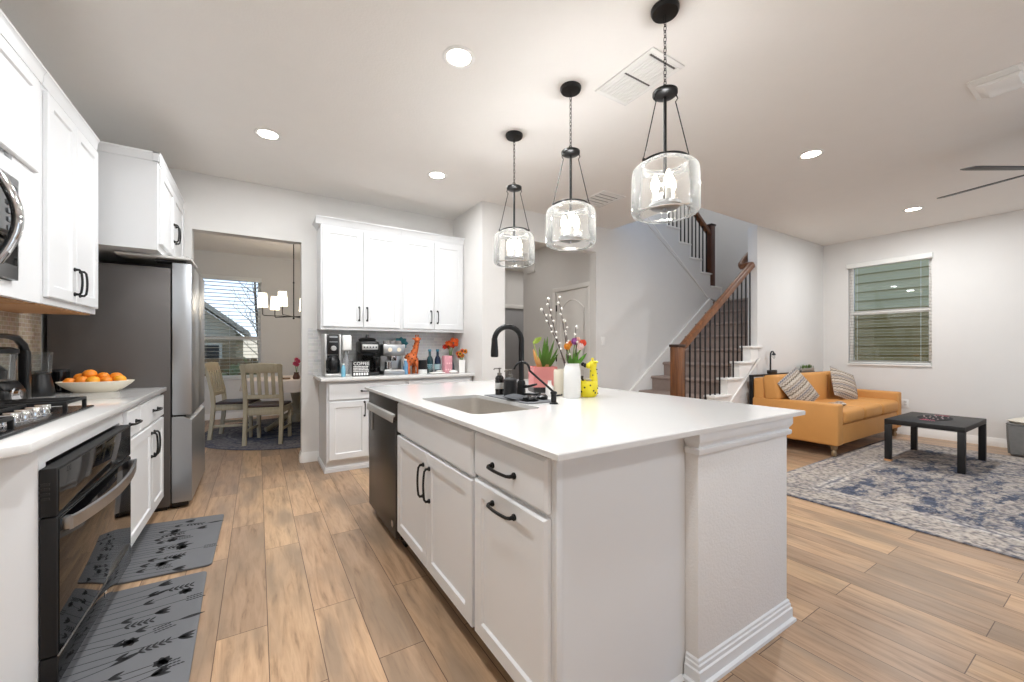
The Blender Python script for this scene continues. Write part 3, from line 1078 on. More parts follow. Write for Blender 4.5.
# refrigerator
RB, RD0, RD1 = -0.545, -0.537, -0.421
t = thing('refrigerator', 'tall dark grey stainless refrigerator with a freezer drawer below', 'refrigerator', (-0.85, 4.3, 0))
MB().box(-1.17, RB, 3.87, 4.755, 0.03, 1.79, 0.004).build('body', FRIDGES, t)
MB().box(-1.15, RB - 0.02, 3.89, 4.74, 0.0, 0.03).build('base_grille', BLACKP, t)
for y0, y1 in ((3.872, 4.3115), (4.3145, 4.754)):
    dd = MB().box(RD0, RD1, y0, y1, 0.70, 1.835, 0.006, seg=2).build('door', LSTEEL, t)
m = MB()
m.prism([(RD0, 0.05), (RD1, 0.05), (RD1, 0.655), (RD1 - 0.05, 0.688), (RD0, 0.688)], 'y', 3.872, 4.754)
m.build('freezer_drawer', LSTEEL, t)
MB().box(RD0 + 0.01, RD1 - 0.035, 3.88, 4.745, 0.688, 0.70).build('handle_recess', BLACKP, t)
MB().box(RD0 - 0.001, RD1 - 0.02, 3.88, 4.745, 0.02, 0.05).build('toe_grille', BLACKP, t)
for y0 in (3.88, 4.64):
    MB().box(RB - 0.09, RB + 0.09, y0, y0 + 0.10, 1.8355, 1.855, 0.006).build('hinge_cover', BLACKP, t)
t = thing('tray', 'thin pale tray lying on top of the refrigerator', 'tray', (-0.62, 4.05, 1.862))
m = MB()
m.box(-0.84, -0.42, 3.83, 4.22, 1.857, 1.863, 0.002)
m.build('base', mat('pale_tray', (206, 204, 200), 0.4), t)
m = MB()
for x0, x1, y0, y1 in ((-0.84, -0.42, 3.83, 3.838), (-0.84, -0.42, 4.212, 4.22), (-0.428, -0.42, 3.83, 4.22), (-0.84, -0.832, 3.83, 4.22)):
    m.box(x0, x1, y0, y1, 1.863, 1.872, 0.002)
m.build('rim', mat('pale_tray', (206, 204, 200), 0.4), t)
m = MB()
for i in range(7):
    a = i * 2.4
    m.ball((-0.475 + 0.018 * math.cos(a), 4.08 + 0.013 * i, 1.893 + 0.008 * (i % 3)), (0.022, 0.016, 0.02), u=8, v=6)
tag(m.build('glass_ornament', mat('smoky_glass', (150, 152, 150), 0.15, var=0.2)), 'small grey glass ornament on the tray above the refrigerator', 'ornament')

# base: end unit with the oven, then the drawer unit
t = thing('base_cabinet', 'white base cabinet end around the wall oven, left edge', 'cabinet', (-0.9, 2.4, 0))
m = MB()
m.prism([(XL + 0.002, 1.92), (XF, 1.92), (XF, 1.975), (XL + 0.002, 1.975)], 'z', 0.0, 0.884)
m.prism([(XL + 0.002, 1.78), (-0.72, 1.78), (XF, 1.918), (XL + 0.002, 1.918)], 'z', 0.0, 0.884)
m.box(XL + 0.002, XF, 2.83, 2.868, 0.0, 0.884)
m.box(XL + 0.002, XF, 1.975, 2.83, 0.815, 0.884)
m.build('carcass', CABW, t)
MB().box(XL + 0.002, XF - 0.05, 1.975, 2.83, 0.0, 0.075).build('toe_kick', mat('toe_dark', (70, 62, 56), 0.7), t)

t = thing('wall_oven', 'black glass built-in oven with a curved steel handle under the cooktop', 'oven', (-0.75, 2.4, 0.09))
OY0, OY1, OX = 1.917, 2.826, -0.557
MB().box(-1.1, XF + 0.002, 1.98, 2.825, 0.09, 0.80).build('body', BLACKP, t)
m = MB()
m.box(XF + 0.002, OX, OY0, OY1, 0.645, 0.803, 0.004)
m.build('control_panel', BLACKF, t)
MB().box(OX - 0.002, OX + 0.002, OY0 + 0.012, OY1 - 0.012, 0.655, 0.795, 0.001).build('control_glass', BLACKG, t)
m = MB().box(XF + 0.002, OX, OY0, OY1, 0.187, 0.640, 0.004)
od = m.build('door', BLACKF, t)
MB().box(OX - 0.002, OX + 0.003, OY0 + 0.012, OY1 - 0.012, 0.192, 0.636, 0.001).build('door_glass', BLACKG, od)
pts = []
for i in range(17):
    f = i / 16
    pts.append((OX + 0.020 + 0.035 * math.sin(PI * f) ** 0.8, 1.95 + (2.80 - 1.95) * f, 0.606 - 0.008 * math.sin(PI * f)))
m = MB()
for A, B in zip(pts, pts[1:]):
    pass
hb = MB()
t2 = bmesh.new()
rows = []
for x, y, z in pts:
    rows.append([t2.verts.new((x, y, z + 0.023)), t2.verts.new((x + 0.009, y, z + 0.020)), t2.verts.new((x + 0.009, y, z - 0.020)), t2.verts.new((x, y, z - 0.023))])
for A, B in zip(rows, rows[1:]):
    for i in range(4):
        t2.faces.new((A[i], A[(i + 1) % 4], B[(i + 1) % 4], B[i]))
t2.faces.new(rows[0])
t2.faces.new(rows[-1][::-1])
bmesh.ops.recalc_face_normals(t2, faces=t2.faces)
hb._add(t2)
for y in (1.965, 2.785):
    hb.box(OX, OX + 0.022, y - 0.016, y + 0.016, 0.586, 0.626, 0.003)
hb.build('handle', STEEL, od)
m = MB().box(XF + 0.002, OX + 0.001, OY0, OY1, 0.09, 0.182, 0.003)
dw = m.build('drawer', BLACKF, t)
MB().box(OX - 0.001, OX + 0.0022, OY0 + 0.006, OY1 - 0.006, 0.093, 0.180, 0.001).build('drawer_glass', BLACKG, dw)
MB().box(OX, OX + 0.004, OY0 + 0.003, OY1 - 0.003, 0.182, 0.187, 0.001).build('trim_strip', STEEL, t)
m = MB().box(OX + 0.002, OX + 0.004, 2.395, 2.405, 0.128, 0.15).box(OX + 0.002, OX + 0.004, 2.406, 2.425, 0.134, 0.144)
m.build('badge', CHROME, dw)
m = MB()
for i in range(4):
    m.box(-0.597, -0.593 + 0.02, OY0 - 0.0012, OY0, 0.70 + i * 0.016, 0.708 + i * 0.016)
m.build('vent_slots', BLACKP, t)

t = thing('base_cabinet', 'white base cabinet with two drawers and two doors between oven and refrigerator', 'cabinet', (-0.9, 3.37, 0))
m = MB()
m.box(XL + 0.002, XF, 2.869, 3.862, 0.10, 0.884)
m.build('carcass', CABW, t)
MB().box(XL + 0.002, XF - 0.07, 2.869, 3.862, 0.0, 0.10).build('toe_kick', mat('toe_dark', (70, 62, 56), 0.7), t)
for y0, y1, h in ((2.89, 3.145, 2.975), (3.16, 3.85, 3.55)):
    dd = slab((XF + 0.001, y0, 0.715), Y_, NX, y1 - y0, 0.145).build('drawer', CABW, t)
    pull((XF + 0.021, h, 0.79), Y_, NX).build('handle', BLACKM, dd)
for y0, y1, s in ((2.89, 3.472, 1), (3.478, 3.85, 0)):
    dd = shaker((XF + 0.001, y0, 0.115), Y_, NX, y1 - y0, 0.585).build('door', CABW, t)
    pull((XF + 0.021, y1 - 0.035 if s else y0 + 0.035, 0.575), Z_, NX, 0.15).build('handle', BLACKM, dd)

# left worktop with a clipped front corner
m = MB().prism([(XL, 1.62), (-0.70, 1.62), (-0.565, 1.765), (-0.565, 3.862), (XL, 3.862)], 'z', 0.885, CT, bev=0.004)
tag(m.build('countertop', QUARTZ), 'white quartz worktop on the left run with the cooktop set in it', 'countertop')

# cooktop
t = thing('gas_cooktop', 'black gas cooktop with cast iron grates and chrome knobs', 'cooktop', (-0.9, 2.27, CT))
MB().box(-1.13, -0.66, 1.84, 2.70, CT + 0.0005, CT + 0.012, 0.005).build('surface', mat('cooktop_steel', (70, 70, 72), 0.25, 0.8), t)
for i, (y0, y1) in enumerate(((1.86, 2.02), (2.03, 2.44), (2.45, 2.69))):
    m = MB()
    zt = CT + 0.055
    xr = -0.80 if i == 1 else -0.69
    for x in (-1.11, xr):
        m.box(x - 0.006, x + 0.006, y0, y1, zt - 0.012, zt, 0.002)
    for y in (y0 + 0.006, y1 - 0.006):
        m.box(-1.11, xr, y - 0.008, y + 0.008, zt - 0.016, zt, 0.002)
    for k in range(1, 4):
        y = y0 + (y1 - y0) * k / 4
        m.box(-1.11, xr, y - 0.006, y + 0.006, zt - 0.014, zt + 0.004, 0.002)
    for x in (-1.03, -0.88):
        m.box(x - 0.005, x + 0.005, y0, y1, zt - 0.012, zt + 0.001, 0.002)
    for x in (-1.11, xr):
        for y in (y0 + 0.008, y1 - 0.008):
            m.box(x - 0.007, x + 0.007, y - 0.007, y + 0.007, CT + 0.012, zt - 0.01, 0.002)
    m.build('grate', IRON, t)
    for x in ((-1.03, -0.88) if i != 1 else (-0.955,)):
        MB().lathe([(0, CT + 0.012), (0.05, CT + 0.012), (0.05, CT + 0.02), (0.038, CT + 0.024), (0.036, CT + 0.031), (0, CT + 0.033)], (x, (y0 + y1) / 2, 0), 20).build('burner', IRON, t)
for k in range(5):
    y = 2.075 + k * 0.08
    m = MB().lathe([(0, CT + 0.012), (0.026, CT + 0.012), (0.026, CT + 0.018), (0.021, CT + 0.02), (0.021, CT + 0.044), (0.018, CT + 0.048), (0, CT + 0.048)], (-0.735, y, 0), 18)
    m.box(-0.758, -0.712, y - 0.006, y + 0.006, CT + 0.03, CT + 0.053, 0.003)
    m.build('knob', CHROME, t)

# fruit bowl and oranges
t = thing('fruit_bowl', 'oval cream bowl full of oranges on the left worktop', 'bowl', (-0.905, 3.70, CT))
prof = [(0, 0.004), (0.10, 0.004), (0.105, 0.0), (0.115, 0.0), (0.15, 0.02), (0.185, 0.045), (0.20, 0.060), (0.196, 0.0625), (0.18, 0.052), (0.145, 0.028), (0.11, 0.014), (0, 0.012)]
MB().lathe([(r * 0.93, z * 1.12 + CT) for r, z in prof], (-0.892, 3.69, 0), 44, sx=1.0, sy=0.64).build('body', CREAMC, t)
random.seed(5)
OR = [(-1.02, 3.665, 0.048, 'orange at the left end of the bowl, lowest of the front row'), (-0.955, 3.65, 0.055, 'deep orange fruit second from the left in the bowl'), (-0.895, 3.635, 0.050, 'yellowish orange in the front middle of the bowl'),
      (-0.83, 3.64, 0.053, 'orange right of the middle in the front of the bowl'), (-0.765, 3.665, 0.056, 'orange with a yellow cheek at the right end of the bowl'), (-0.93, 3.70, 0.092, 'orange on top of the pile, highest in the bowl'),
      (-0.86, 3.70, 0.078, 'orange lying on the pile right of the highest one'), (-0.985, 3.73, 0.07, 'orange at the back left of the bowl'), (-0.80, 3.73, 0.068, 'small orange tucked at the back right of the bowl'), (-0.89, 3.755, 0.066, 'orange at the back middle of the bowl')]
for i, (x, y, z, lb) in enumerate(OR):
    x = -0.892 + (x + 0.892) * 0.92
    z += 0.006
    r = 0.034 + 0.003 * ((i * 7) % 3 - 1)
    t = thing('orange', lb, 'orange', (x, y, CT + z - r + 0.012), 'oranges in the bowl')
    m = MB().lathe([(0, -r * 0.9), (r * 0.3, -r * 0.88), (r * 0.7, -r * 0.66), (r * 0.95, -r * 0.25), (r, 0.05 * r), (r * 0.9, r * 0.42), (r * 0.6, r * 0.77), (r * 0.22, r * 0.9), (0, r * 0.84)], (x, y, CT + z + 0.012), 20)
    m.build('peel', mat('orange_peel', (0, 0, 0)) if i not in (2, 4) else mat('yellow_orange_peel', (240, 164, 40), 0.45, var=0.12, scale=9), t)
    MB().lathe([(0, 0), (0.004, 0.0), (0.003, 0.003), (0, 0.0035)], (x, y, CT + z + 0.012 + r * 0.84), 8).build('stem_button', LEAF, t)

# food processor, blender, canisters
t = thing('food_processor', 'black food processor with chrome dial and clear bowl by the wall', 'food processor', (-1.085, 2.98, CT))
m = MB().box(-1.17, -1.0, 2.87, 3.09, CT, CT + 0.085, 0.02)
m.prism([(-1.17, CT + 0.08), (-1.005, CT + 0.08), (-1.03, CT + 0.12), (-1.17, CT + 0.12)], 'y', 2.88, 3.08, bev=0.008)
m.build('base', BLACKP, t)
Mr = Matrix.Rotation(PI / 2, 4, 'Y')
m = MB().lathe([(0, 0.0), (0.032, 0.0), (0.032, 0.006), (0.025, 0.01), (0.023, 0.024), (0.018, 0.028), (0, 0.028)], (-1.0, 2.935, CT + 0.058), 24, M=Mr)
m.build('dial', CHROME, t)
MB().lathe([(0.070, 0.12), (0.078, 0.13), (0.084, 0.25), (0.086, 0.255), (0.082, 0.255), (0.075, 0.132), (0.0, 0.126)], (-1.085, 2.975, CT), 28).build('bowl', JARG, t)
MB().lathe([(0, 0.127), (0.05, 0.13), (0.055, 0.17), (0.03, 0.20), (0.02, 0.235), (0, 0.24)], (-1.085, 2.975, CT), 16).build('blade_hub', BLACKP, t)
m = MB().lathe([(0, 0.256), (0.09, 0.256), (0.09, 0.278), (0.06, 0.288), (0, 0.288)], (-1.085, 2.975, CT), 28)
m.build('lid', BLACKP, t)
m = MB().tube([(-1.06, 2.80, CT + 0.338), (-1.055, 3.03, CT + 0.342), (-1.045, 3.10, CT + 0.335), (-1.035, 3.14, CT + 0.30), (-1.03, 3.15, CT + 0.25)], [0.012, 0.013, 0.016, 0.018, 0.02], 10)
m.box(-1.05, -1.012, 3.125, 3.17, CT, CT + 0.27, 0.008)
m.box(-1.075, -1.045, 2.80, 2.83, CT + 0.28, CT + 0.345, 0.006)
m.build('handle', BLACKP, t)

t = thing('blender', 'narrow black blender with a clear cup behind the food processor', 'blender', (-1.09, 3.50, CT))
MB().lathe([(0, 0), (0.062, 0), (0.066, 0.01), (0.06, 0.06), (0.048, 0.11), (0.045, 0.13), (0, 0.13)], (-1.09, 3.50, CT), 24).build('base', BLACKP, t)
MB().lathe([(0.042, 0.131), (0.05, 0.14), (0.055, 0.24), (0.056, 0.245), (0.053, 0.245), (0.047, 0.142), (0, 0.136)], (-1.09, 3.50, CT), 24).build('cup', JARG, t)
MB().lathe([(0, 0.2455), (0.057, 0.2455), (0.057, 0.258), (0, 0.262)], (-1.09, 3.50, CT), 24).build('lid', JARG, t)
for x, y, h, r, lb in ((-1.15, 3.735, 0.125, 0.044, 'shorter black lidded canister in the corner by the refrigerator'), (-1.095, 3.815, 0.13, 0.046, 'glossy black lidded canister just behind the fruit bowl')):
    t = thing('canister', lb, 'canister', (x, y, CT), 'black canisters')
    MB().lathe([(0, 0), (r, 0), (r, h), (r * 0.97, h), (0, h)], (x, y, CT), 28).build('body', mat('black_gloss', (14, 14, 15), 0.12), t)
    MB().lathe([(0, h), (r * 1.03, h), (r * 1.03, h + 0.012), (r * 0.5, h + 0.018), (0, h + 0.018)], (x, y, CT), 28).build('lid', mat('dark_lid', (60, 60, 62), 0.25, 0.6), t)

# floor mats in front of the run, each printed with black wild flowers


def kitchen_mat(label, corners, seed):
    rnd = random.Random(seed)
    c = [Vector((x, y, 0)) for x, y in corners]      # a b c d : near-left, near-right, far-right, far-left
    at = lambda u, v: (c[0] * (1 - u) + c[1] * u) * (1 - v) + (c[3] * (1 - u) + c[2] * u) * v
    mb = MB()
    pts = []
    for (u0, v0, ca) in ((0, 0, PI), (1, 0, 1.5 * PI), (1, 1, 0), (0, 1, 0.5 * PI)):
        ctr = at(u0 + (0.05 if u0 == 0 else -0.05), v0 + (0.028 if v0 == 0 else -0.028))
        for k in range(5):
            a = ca + k * PI / 8
            pts.append((ctr.x + 0.025 * math.cos(a), ctr.y + 0.025 * math.sin(a)))
    mb.prism(pts, 'z', 0.0005, 0.012, bev=0.003)
    zt = 0.0123

    def blade(p, q, wd):
        p, q = Vector((p[0], p[1], zt)), Vector((q[0], q[1], zt))
        d = (q - p)
        sd = Vector((-d.y, d.x, 0)).normalized() * wd / 2
        t = bmesh.new()
        n = 6
        L, R = [], []
        for i in range(n + 1):
            f = i / n
            ww = math.sin(PI * min(0.98, 0.04 + 0.95 * f)) ** 0.8
            L.append(t.verts.new(p + d * f + sd * ww))
            R.append(t.verts.new(p + d * f - sd * ww))
        for i in range(n):
            t.faces.new((R[i], R[i + 1], L[i + 1], L[i]))
        mb._add(t, 1)

    def line(P, wd):
        for a, b_ in zip(P, P[1:]):
            d = Vector((b_[0] - a[0], b_[1] - a[1], 0))
            sd = Vector((-d.y, d.x, 0)).normalized() * wd / 2
            t = bmesh.new()
            A, B = Vector((a[0], a[1], zt)), Vector((b_[0], b_[1], zt))
            t.faces.new([t.verts.new(A - sd), t.verts.new(B - sd), t.verts.new(B + sd), t.verts.new(A + sd)])
            mb._add(t, 1)
    N = 21
    for k in range(N):
        v = 0.05 + 0.9 * (k + 0.3 * rnd.random()) / N
        ln = 0.45 + 0.45 * rnd.random()
        bend = (rnd.random() - 0.5) * 0.09
        f = lambda q: at(0.03 + (ln - 0.03) * q, min(0.97, max(0.03, v + bend * q * q)))
        P = [(f(i / 10).x, f(i / 10).y) for i in range(11)]
        line(P, 0.0035)
        kind = k % 5
        E_ = Vector((*P[-1], 0))
        D = (E_ - Vector((*P[-3], 0))).normalized()
        S = Vector((-D.y, D.x, 0))
        if kind == 0:        # tulip leaves
            for g in (-0.5, 0, 0.5):
                q = E_ + D * 0.055 + S * g * 0.05
                blade(E_, q, 0.02)
        elif kind == 1:      # seed head of many drops
            for i in range(16):
                o_ = E_ + D * (0.012 * (i // 3)) + S * (0.014 * ((i % 3) - 1))
                blade(o_, o_ + D * 0.013 + S * 0.006 * ((i % 3) - 1), 0.008)
        elif kind == 2:      # broad flower
            for i in range(7):
                a = i / 7 * 2 * PI
                blade(E_, E_ + D * 0.03 * math.cos(a) + S * 0.03 * math.sin(a), 0.022)
        elif kind == 3:      # long spike
            blade(E_ - D * 0.02, E_ + D * 0.07 + S * 0.012, 0.022)
        else:                # paired leaflets
            for i in range(5):
                for g in (-1, 1):
                    o_ = E_ - D * 0.02 * i
                    blade(o_, o_ + D * 0.02 + S * g * 0.022, 0.010)
        if k % 2:
            q = f(0.55)
            for g in (-1, 1):
                blade(q, Vector((q.x, q.y, 0)) + D * 0.04 + S * g * 0.02, 0.016)
    o = mb.build('kitchen_mat', [GREYMAT, PRINT])
    tag(o, label, 'mat', 'grey floral kitchen mats')


kitchen_mat('grey floral printed floor mat in the foreground before the oven', [(-0.645, 1.60), (-0.205, 1.60), (-0.232, 2.70), (-0.645, 2.70)], 3)
kitchen_mat('grey floral printed floor mat nearer the refrigerator', [(-0.665, 2.79), (-0.215, 2.765), (-0.205, 3.55), (-0.655, 3.62)], 9)

# ------------------------------------------------------------------ kitchen: back run
BF = 4.20       # face of the back base cabinets
U0 = 4.45       # face of the back wall cabinets


def back_base(x0, x1, label, doors):
    t = thing('base_cabinet', label, 'cabinet', ((x0 + x1) / 2, 4.45, 0))
    MB().box(x0, x1, BF, YB - 0.001, 0.105, 0.884).build('carcass', CABW, t)
    m = MB().box(x0, x1, BF + 0.035, YB - 0.001, 0.0, 0.105)
    m.build('toe_kick', CABW, t)
    m = MB(); bb_x(m, BF + 0.036, x0, x1, -1, 0.05); 
    if x0 < 0.7:
        bb_y(m, x0 + 0.001, BF + 0.02, YB - 0.02, -1, 0.05)
    m.build('base_moulding', CABW, t)
    n = len(doors)
    dd = slab((x1 - 0.018, BF - 0.001, 0.70), -X_, NY, x1 - x0 - 0.036, 0.155).build('drawer', CABW, t)
    pull(((x0 + x1) / 2, BF - 0.021, 0.778), X_, NY).build('handle', BLACKM, dd)
    wd = (x1 - x0 - 0.03) / n
    for i, s in enumerate(doors):
        xa = x0 + 0.015 + i * wd
        dd = shaker((xa + wd - 0.004, BF - 0.001, 0.125), -X_, NY, wd - 0.008, 0.56).build('door', CABW, t)
        pull((xa + (wd - 0.04 if s else 0.04), BF - 0.021, 0.60), Z_, NY).build('handle', BLACKM, dd)


back_base(0.555, 1.325, 'white base cabinet on the back wall next to the dining opening', (1, 0))
back_base(1.327, 2.10, 'white base cabinet on the back wall behind the island', (1, 0))
m = MB().prism([(0.50, 4.14), (2.106, 4.14), (2.106, YB - 0.001), (0.50, YB - 0.001)], 'z', 0.885, CT, bev=0.004)
tag(m.build('countertop', QUARTZ), 'white quartz worktop on the back wall holding the coffee machines', 'countertop')


def back_upper(x0, x1, label, ends):
    t = thing('wall_cabinet', label, 'cabinet', ((x0 + x1) / 2, 4.6, 1.40))
    MB().box(x0, x1, U0, YB - 0.001, 1.40, 2.45).build('carcass', CABW, t)
    w2 = (x1 - x0 - 0.03) / 2
    for i in range(2):
        xa = x0 + 0.015 + i * w2
        dd = shaker((xa + w2 - 0.003, U0 - 0.001, 1.42), -X_, NY, w2 - 0.006, 1.005).build('door', CABW, t)
        pull((xa + (w2 - 0.04 if i == 0 else 0.04), U0 - 0.021, 1.56), Z_, NY).build('handle', BLACKM, dd)
    m = MB()
    crown_x(m, U0, x0 - (0.045 if ends else 0), x1, 2.45, 0.07, 0.045)
    if ends:
        p = [(x0 + 0.02, 2.45), (x0 - 0.006, 2.45), (x0 - 0.010, 2.464), (x0 - 0.025, 2.492), (x0 - 0.045, 2.51), (x0 - 0.045, 2.52), (x0 + 0.02, 2.52)]
        m.prism(p, 'y', U0, YB - 0.001)
    m.build('crown_moulding', CABW, t)
    m = MB().box(x0, x1, U0 - 0.002, U0 + 0.02, 1.388, 1.40, 0.003)
    m.build('light_rail', CABW, t)


back_upper(0.535, 1.345, 'white two-door wall cabinet above the black coffee makers', True)
back_upper(1.347, 2.108, 'white two-door wall cabinet above the giraffe and flowers', False)

# ------------------------------------------------------------------ island
IX0, IX1, IY0, IY1 = 0.672, 2.094, 0.838, 3.12
TU = 0.896      # underside of the island worktop
FI = 0.722      # carcass face; fronts stand 20 mm proud towards -x
NI = Vector((-1, 0, 0))
t = thing('base_cabinet', 'white island drawer cabinet at the near corner, handles one above the other', 'cabinet', (0.95, 1.13, 0))
m = MB().box(FI, 1.32, 0.922, 1.392, 0.10, TU - 0.0005)
m.build('carcass', CABW, t)
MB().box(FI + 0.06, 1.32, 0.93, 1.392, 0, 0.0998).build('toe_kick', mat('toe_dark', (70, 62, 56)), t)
m = MB().box(FI, FI + 0.022, 0.907, 0.922, 0.0, TU - 0.0005, 0.002).box(FI + 0.022, 1.319, 0.911, 0.922, 0.0, TU - 0.0005)
m.build('end_panel', CABW, t)
m = MB().prism([(0.911, 0), (0.899, 0), (0.901, 0.008), (0.911, 0.018)], 'x', FI + 0.024, 1.30); m.build('shoe_moulding', CABW, t)
dd = slab((FI - 0.001, 1.384, 0.715), -Y_, NI, 0.454, 0.162, 0.022, 0.009).build('drawer', CABW, t)
pull((FI - 0.023, 1.165, 0.785), Y_, NI, 0.14).build('handle', BLACKM, dd)
dd = shaker((FI - 0.001, 1.384, 0.115), -Y_, NI, 0.454, 0.585, 0.022, edge=0.008).build('pull_out_door', CABW, t)
pull((FI - 0.023, 1.165, 0.652), Y_, NI, 0.14).build('handle', BLACKM, dd)

t = thing('base_cabinet', 'white island sink cabinet with two doors beside the dishwasher', 'cabinet', (0.95, 1.89, 0))
m = MB().box(FI, FI + 0.02, 1.394, 2.392, 0.10, TU - 0.0005).box(FI, 1.32, 1.394, 1.41, 0.10, TU - 0.0005).box(FI, 1.32, 2.376, 2.392, 0.10, TU - 0.0005).box(FI, 1.32, 1.394, 2.392, 0.10, 0.12)
m.build('carcass', CABW, t)
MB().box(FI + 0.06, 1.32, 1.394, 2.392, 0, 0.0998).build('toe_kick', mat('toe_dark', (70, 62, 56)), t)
slab((FI - 0.001, 2.385, 0.70), -Y_, NI, 0.982, 0.177, 0.022, 0.008).build('false_drawer_front', CABW, t)
for y0, s in ((2.385, 0), (1.893, 1)):
    dd = shaker((FI - 0.001, y0, 0.115), -Y_, NI, 0.489, 0.57, 0.022).build('door', CABW, t)
    pull((FI - 0.023, 1.935 if not s else 1.853, 0.54), Z_, NI, 0.155).build('handle', BLACKM, dd)

t = thing('dishwasher', 'dark stainless dishwasher at the far end of the island', 'dishwasher', (0.95, 2.74, 0))
MB().box(FI, 1.30, 2.395, 3.08, 0.05, 0.893).build('body', BLACKP, t)
dd = MB().box(FI - 0.028, FI, 2.40, 3.078, 0.06, 0.762, 0.004).build('door', BSTEEL, t)
MB().box(FI - 0.028, FI, 2.40, 3.078, 0.764, 0.884, 0.004).build('control_panel', BSTEEL, t)
m = MB().prism([(FI - 0.028, 0.805), (FI - 0.046, 0.80), (FI - 0.048, 0.755), (FI - 0.042, 0.755), (FI - 0.038, 0.785), (FI - 0.028, 0.79)], 'y', 2.405, 3.06, bev=0.002)
m.build('handle', mat('bright_steel', (196, 194, 190), 0.5, 0.6), t)
MB().box(FI + 0.03, FI + 0.05, 2.40, 3.078, 0.0, 0.06).build('kick_plate', BLACKP, t)
MB().lathe([(0, 0), (0.022, 0), (0.022, 0.001), (0, 0.001)], (FI - 0.0285, 2.47, 0.13), 20, M=Matrix.Rotation(-PI / 2, 4, 'Y')).build('badge', CHROME, dd)
MB().box(FI - 0.034, FI - 0.029, 2.95, 2.985, 0.62, 0.75, 0.002).build('hanging_tag', STEEL, t)

# half wall that carries the seating side, with crown and base mouldings
t = thing('island_half_wall', 'textured white half wall end of the island with mouldings', 'half wall', (1.65, 2.0, 0))
MB().prism([(1.322, 0.86), (1.975, 0.86), (1.975, 3.05), (1.322, 3.05)], 'z', 0, TU - 0.001, bev=0.006).build('wall_body', KNOCK, t)
prf = [(0, 0.818), (0.010, 0.819), (0.013, 0.826), (0.013, 0.838), (0.005, 0.842), (0.005, 0.848), (0.012, 0.858), (0.016, 0.866), (0.016, 0.8955), (0, 0.8955)]


def moulding(pr, x0, x1, y0, y1):
    """profile run round three sides of the half wall with mitred corners"""
    t = bmesh.new()
    rows = []
    for d, z in pr:
        rows.append([t.verts.new(q) for q in ((x0 - d, y0 + 0.046, z), (x0 - d, y0 - d, z), (x1 + d, y0 - d, z), (x1 + d, y1, z))])
    for A, B in zip(rows, rows[1:]):
        for i in range(3):
            t.faces.new((A[i], A[i + 1], B[i + 1], B[i]))
    bmesh.ops.recalc_face_normals(t, faces=t.faces)
    mb = MB()
    mb._add(t)
    return mb


moulding(prf, 1.322, 1.975, 0.86, 3.05).build('crown_moulding', CABW, t)
prb = [(0.026, 0.0), (0.025, 0.012), (0.015, 0.018), (0.015, 0.056), (0.010, 0.060), (0.010, 0.074), (0.006, 0.078), (0.006, 0.088), (0.0, 0.094)]
moulding(prb, 1.322, 1.975, 0.86, 3.05).build('base_moulding', CABW, t)

# worktop with a cut-out for the sink
SX0, SX1, SY0, SY1 = 0.772, 1.135, 1.525, 2.20


def slab_with_hole(x0, x1, y0, y1, hx0, hx1, hy0, hy1, z0, z1, rad=0.05):
    bm = bmesh.new()
    n = 6
    hole = []
    for (cx_, cy_, a0) in ((hx1 - rad, hy1 - rad, 0), (hx0 + rad, hy1 - rad, PI / 2), (hx0 + rad, hy0 + rad, PI), (hx1 - rad, hy0 + rad, 1.5 * PI)):
        for i in range(n + 1):
            a = a0 + PI / 2 * i / n
            hole.append((cx_ + rad * math.cos(a), cy_ + rad * math.sin(a)))
    outer = [(x1, y1), (x0, y1), (x0, y0), (x1, y0)]
    k = n + 1
    e = 0.003
    for z, fl in ((z1, False), (z0, True)):
        ins = e if not fl else 0
        ov = [bm.verts.new((x + (ins if x == x0 else -ins), y + (ins if y == y0 else -ins), z)) for x, y in outer]
        hv = [bm.verts.new((x, y, z)) for x, y in hole]
        for q in range(4):
            run = hv[q * k:(q + 1) * k]
            for i in range(k - 1):
                bm.faces.new((ov[q], run[i], run[i + 1]) if not fl else (ov[q], run[i + 1], run[i]))
            nx = hv[((q + 1) * k) % len(hv)]
            f = (ov[q], run[-1], nx, ov[(q + 1) % 4])
            bm.faces.new(f if not fl else f[::-1])
        if not fl:
            T, TH = ov, hv
        else:
            B, BH = ov, hv
    mid = [bm.verts.new((x, y, z1 - e)) for x, y in outer]
    for i in range(4):
        j = (i + 1) % 4
        bm.faces.new((T[i], T[j], mid[j], mid[i]))
        bm.faces.new((mid[i], mid[j], B[j], B[i]))
    for i in range(len(TH)):
        j = (i + 1) % len(TH)
        bm.faces.new((TH[j], TH[i], BH[i], BH[j]))
    bmesh.ops.recalc_face_normals(bm, faces=bm.faces)
    mb = MB()
    mb._add(bm)
    return mb, hole


m, hole = slab_with_hole(IX0, IX1, IY0, IY1, SX0, SX1, SY0, SY1, TU, CT)
tag(m.build('countertop', QUARTZ), 'large white quartz island worktop with the sink set in it', 'countertop')

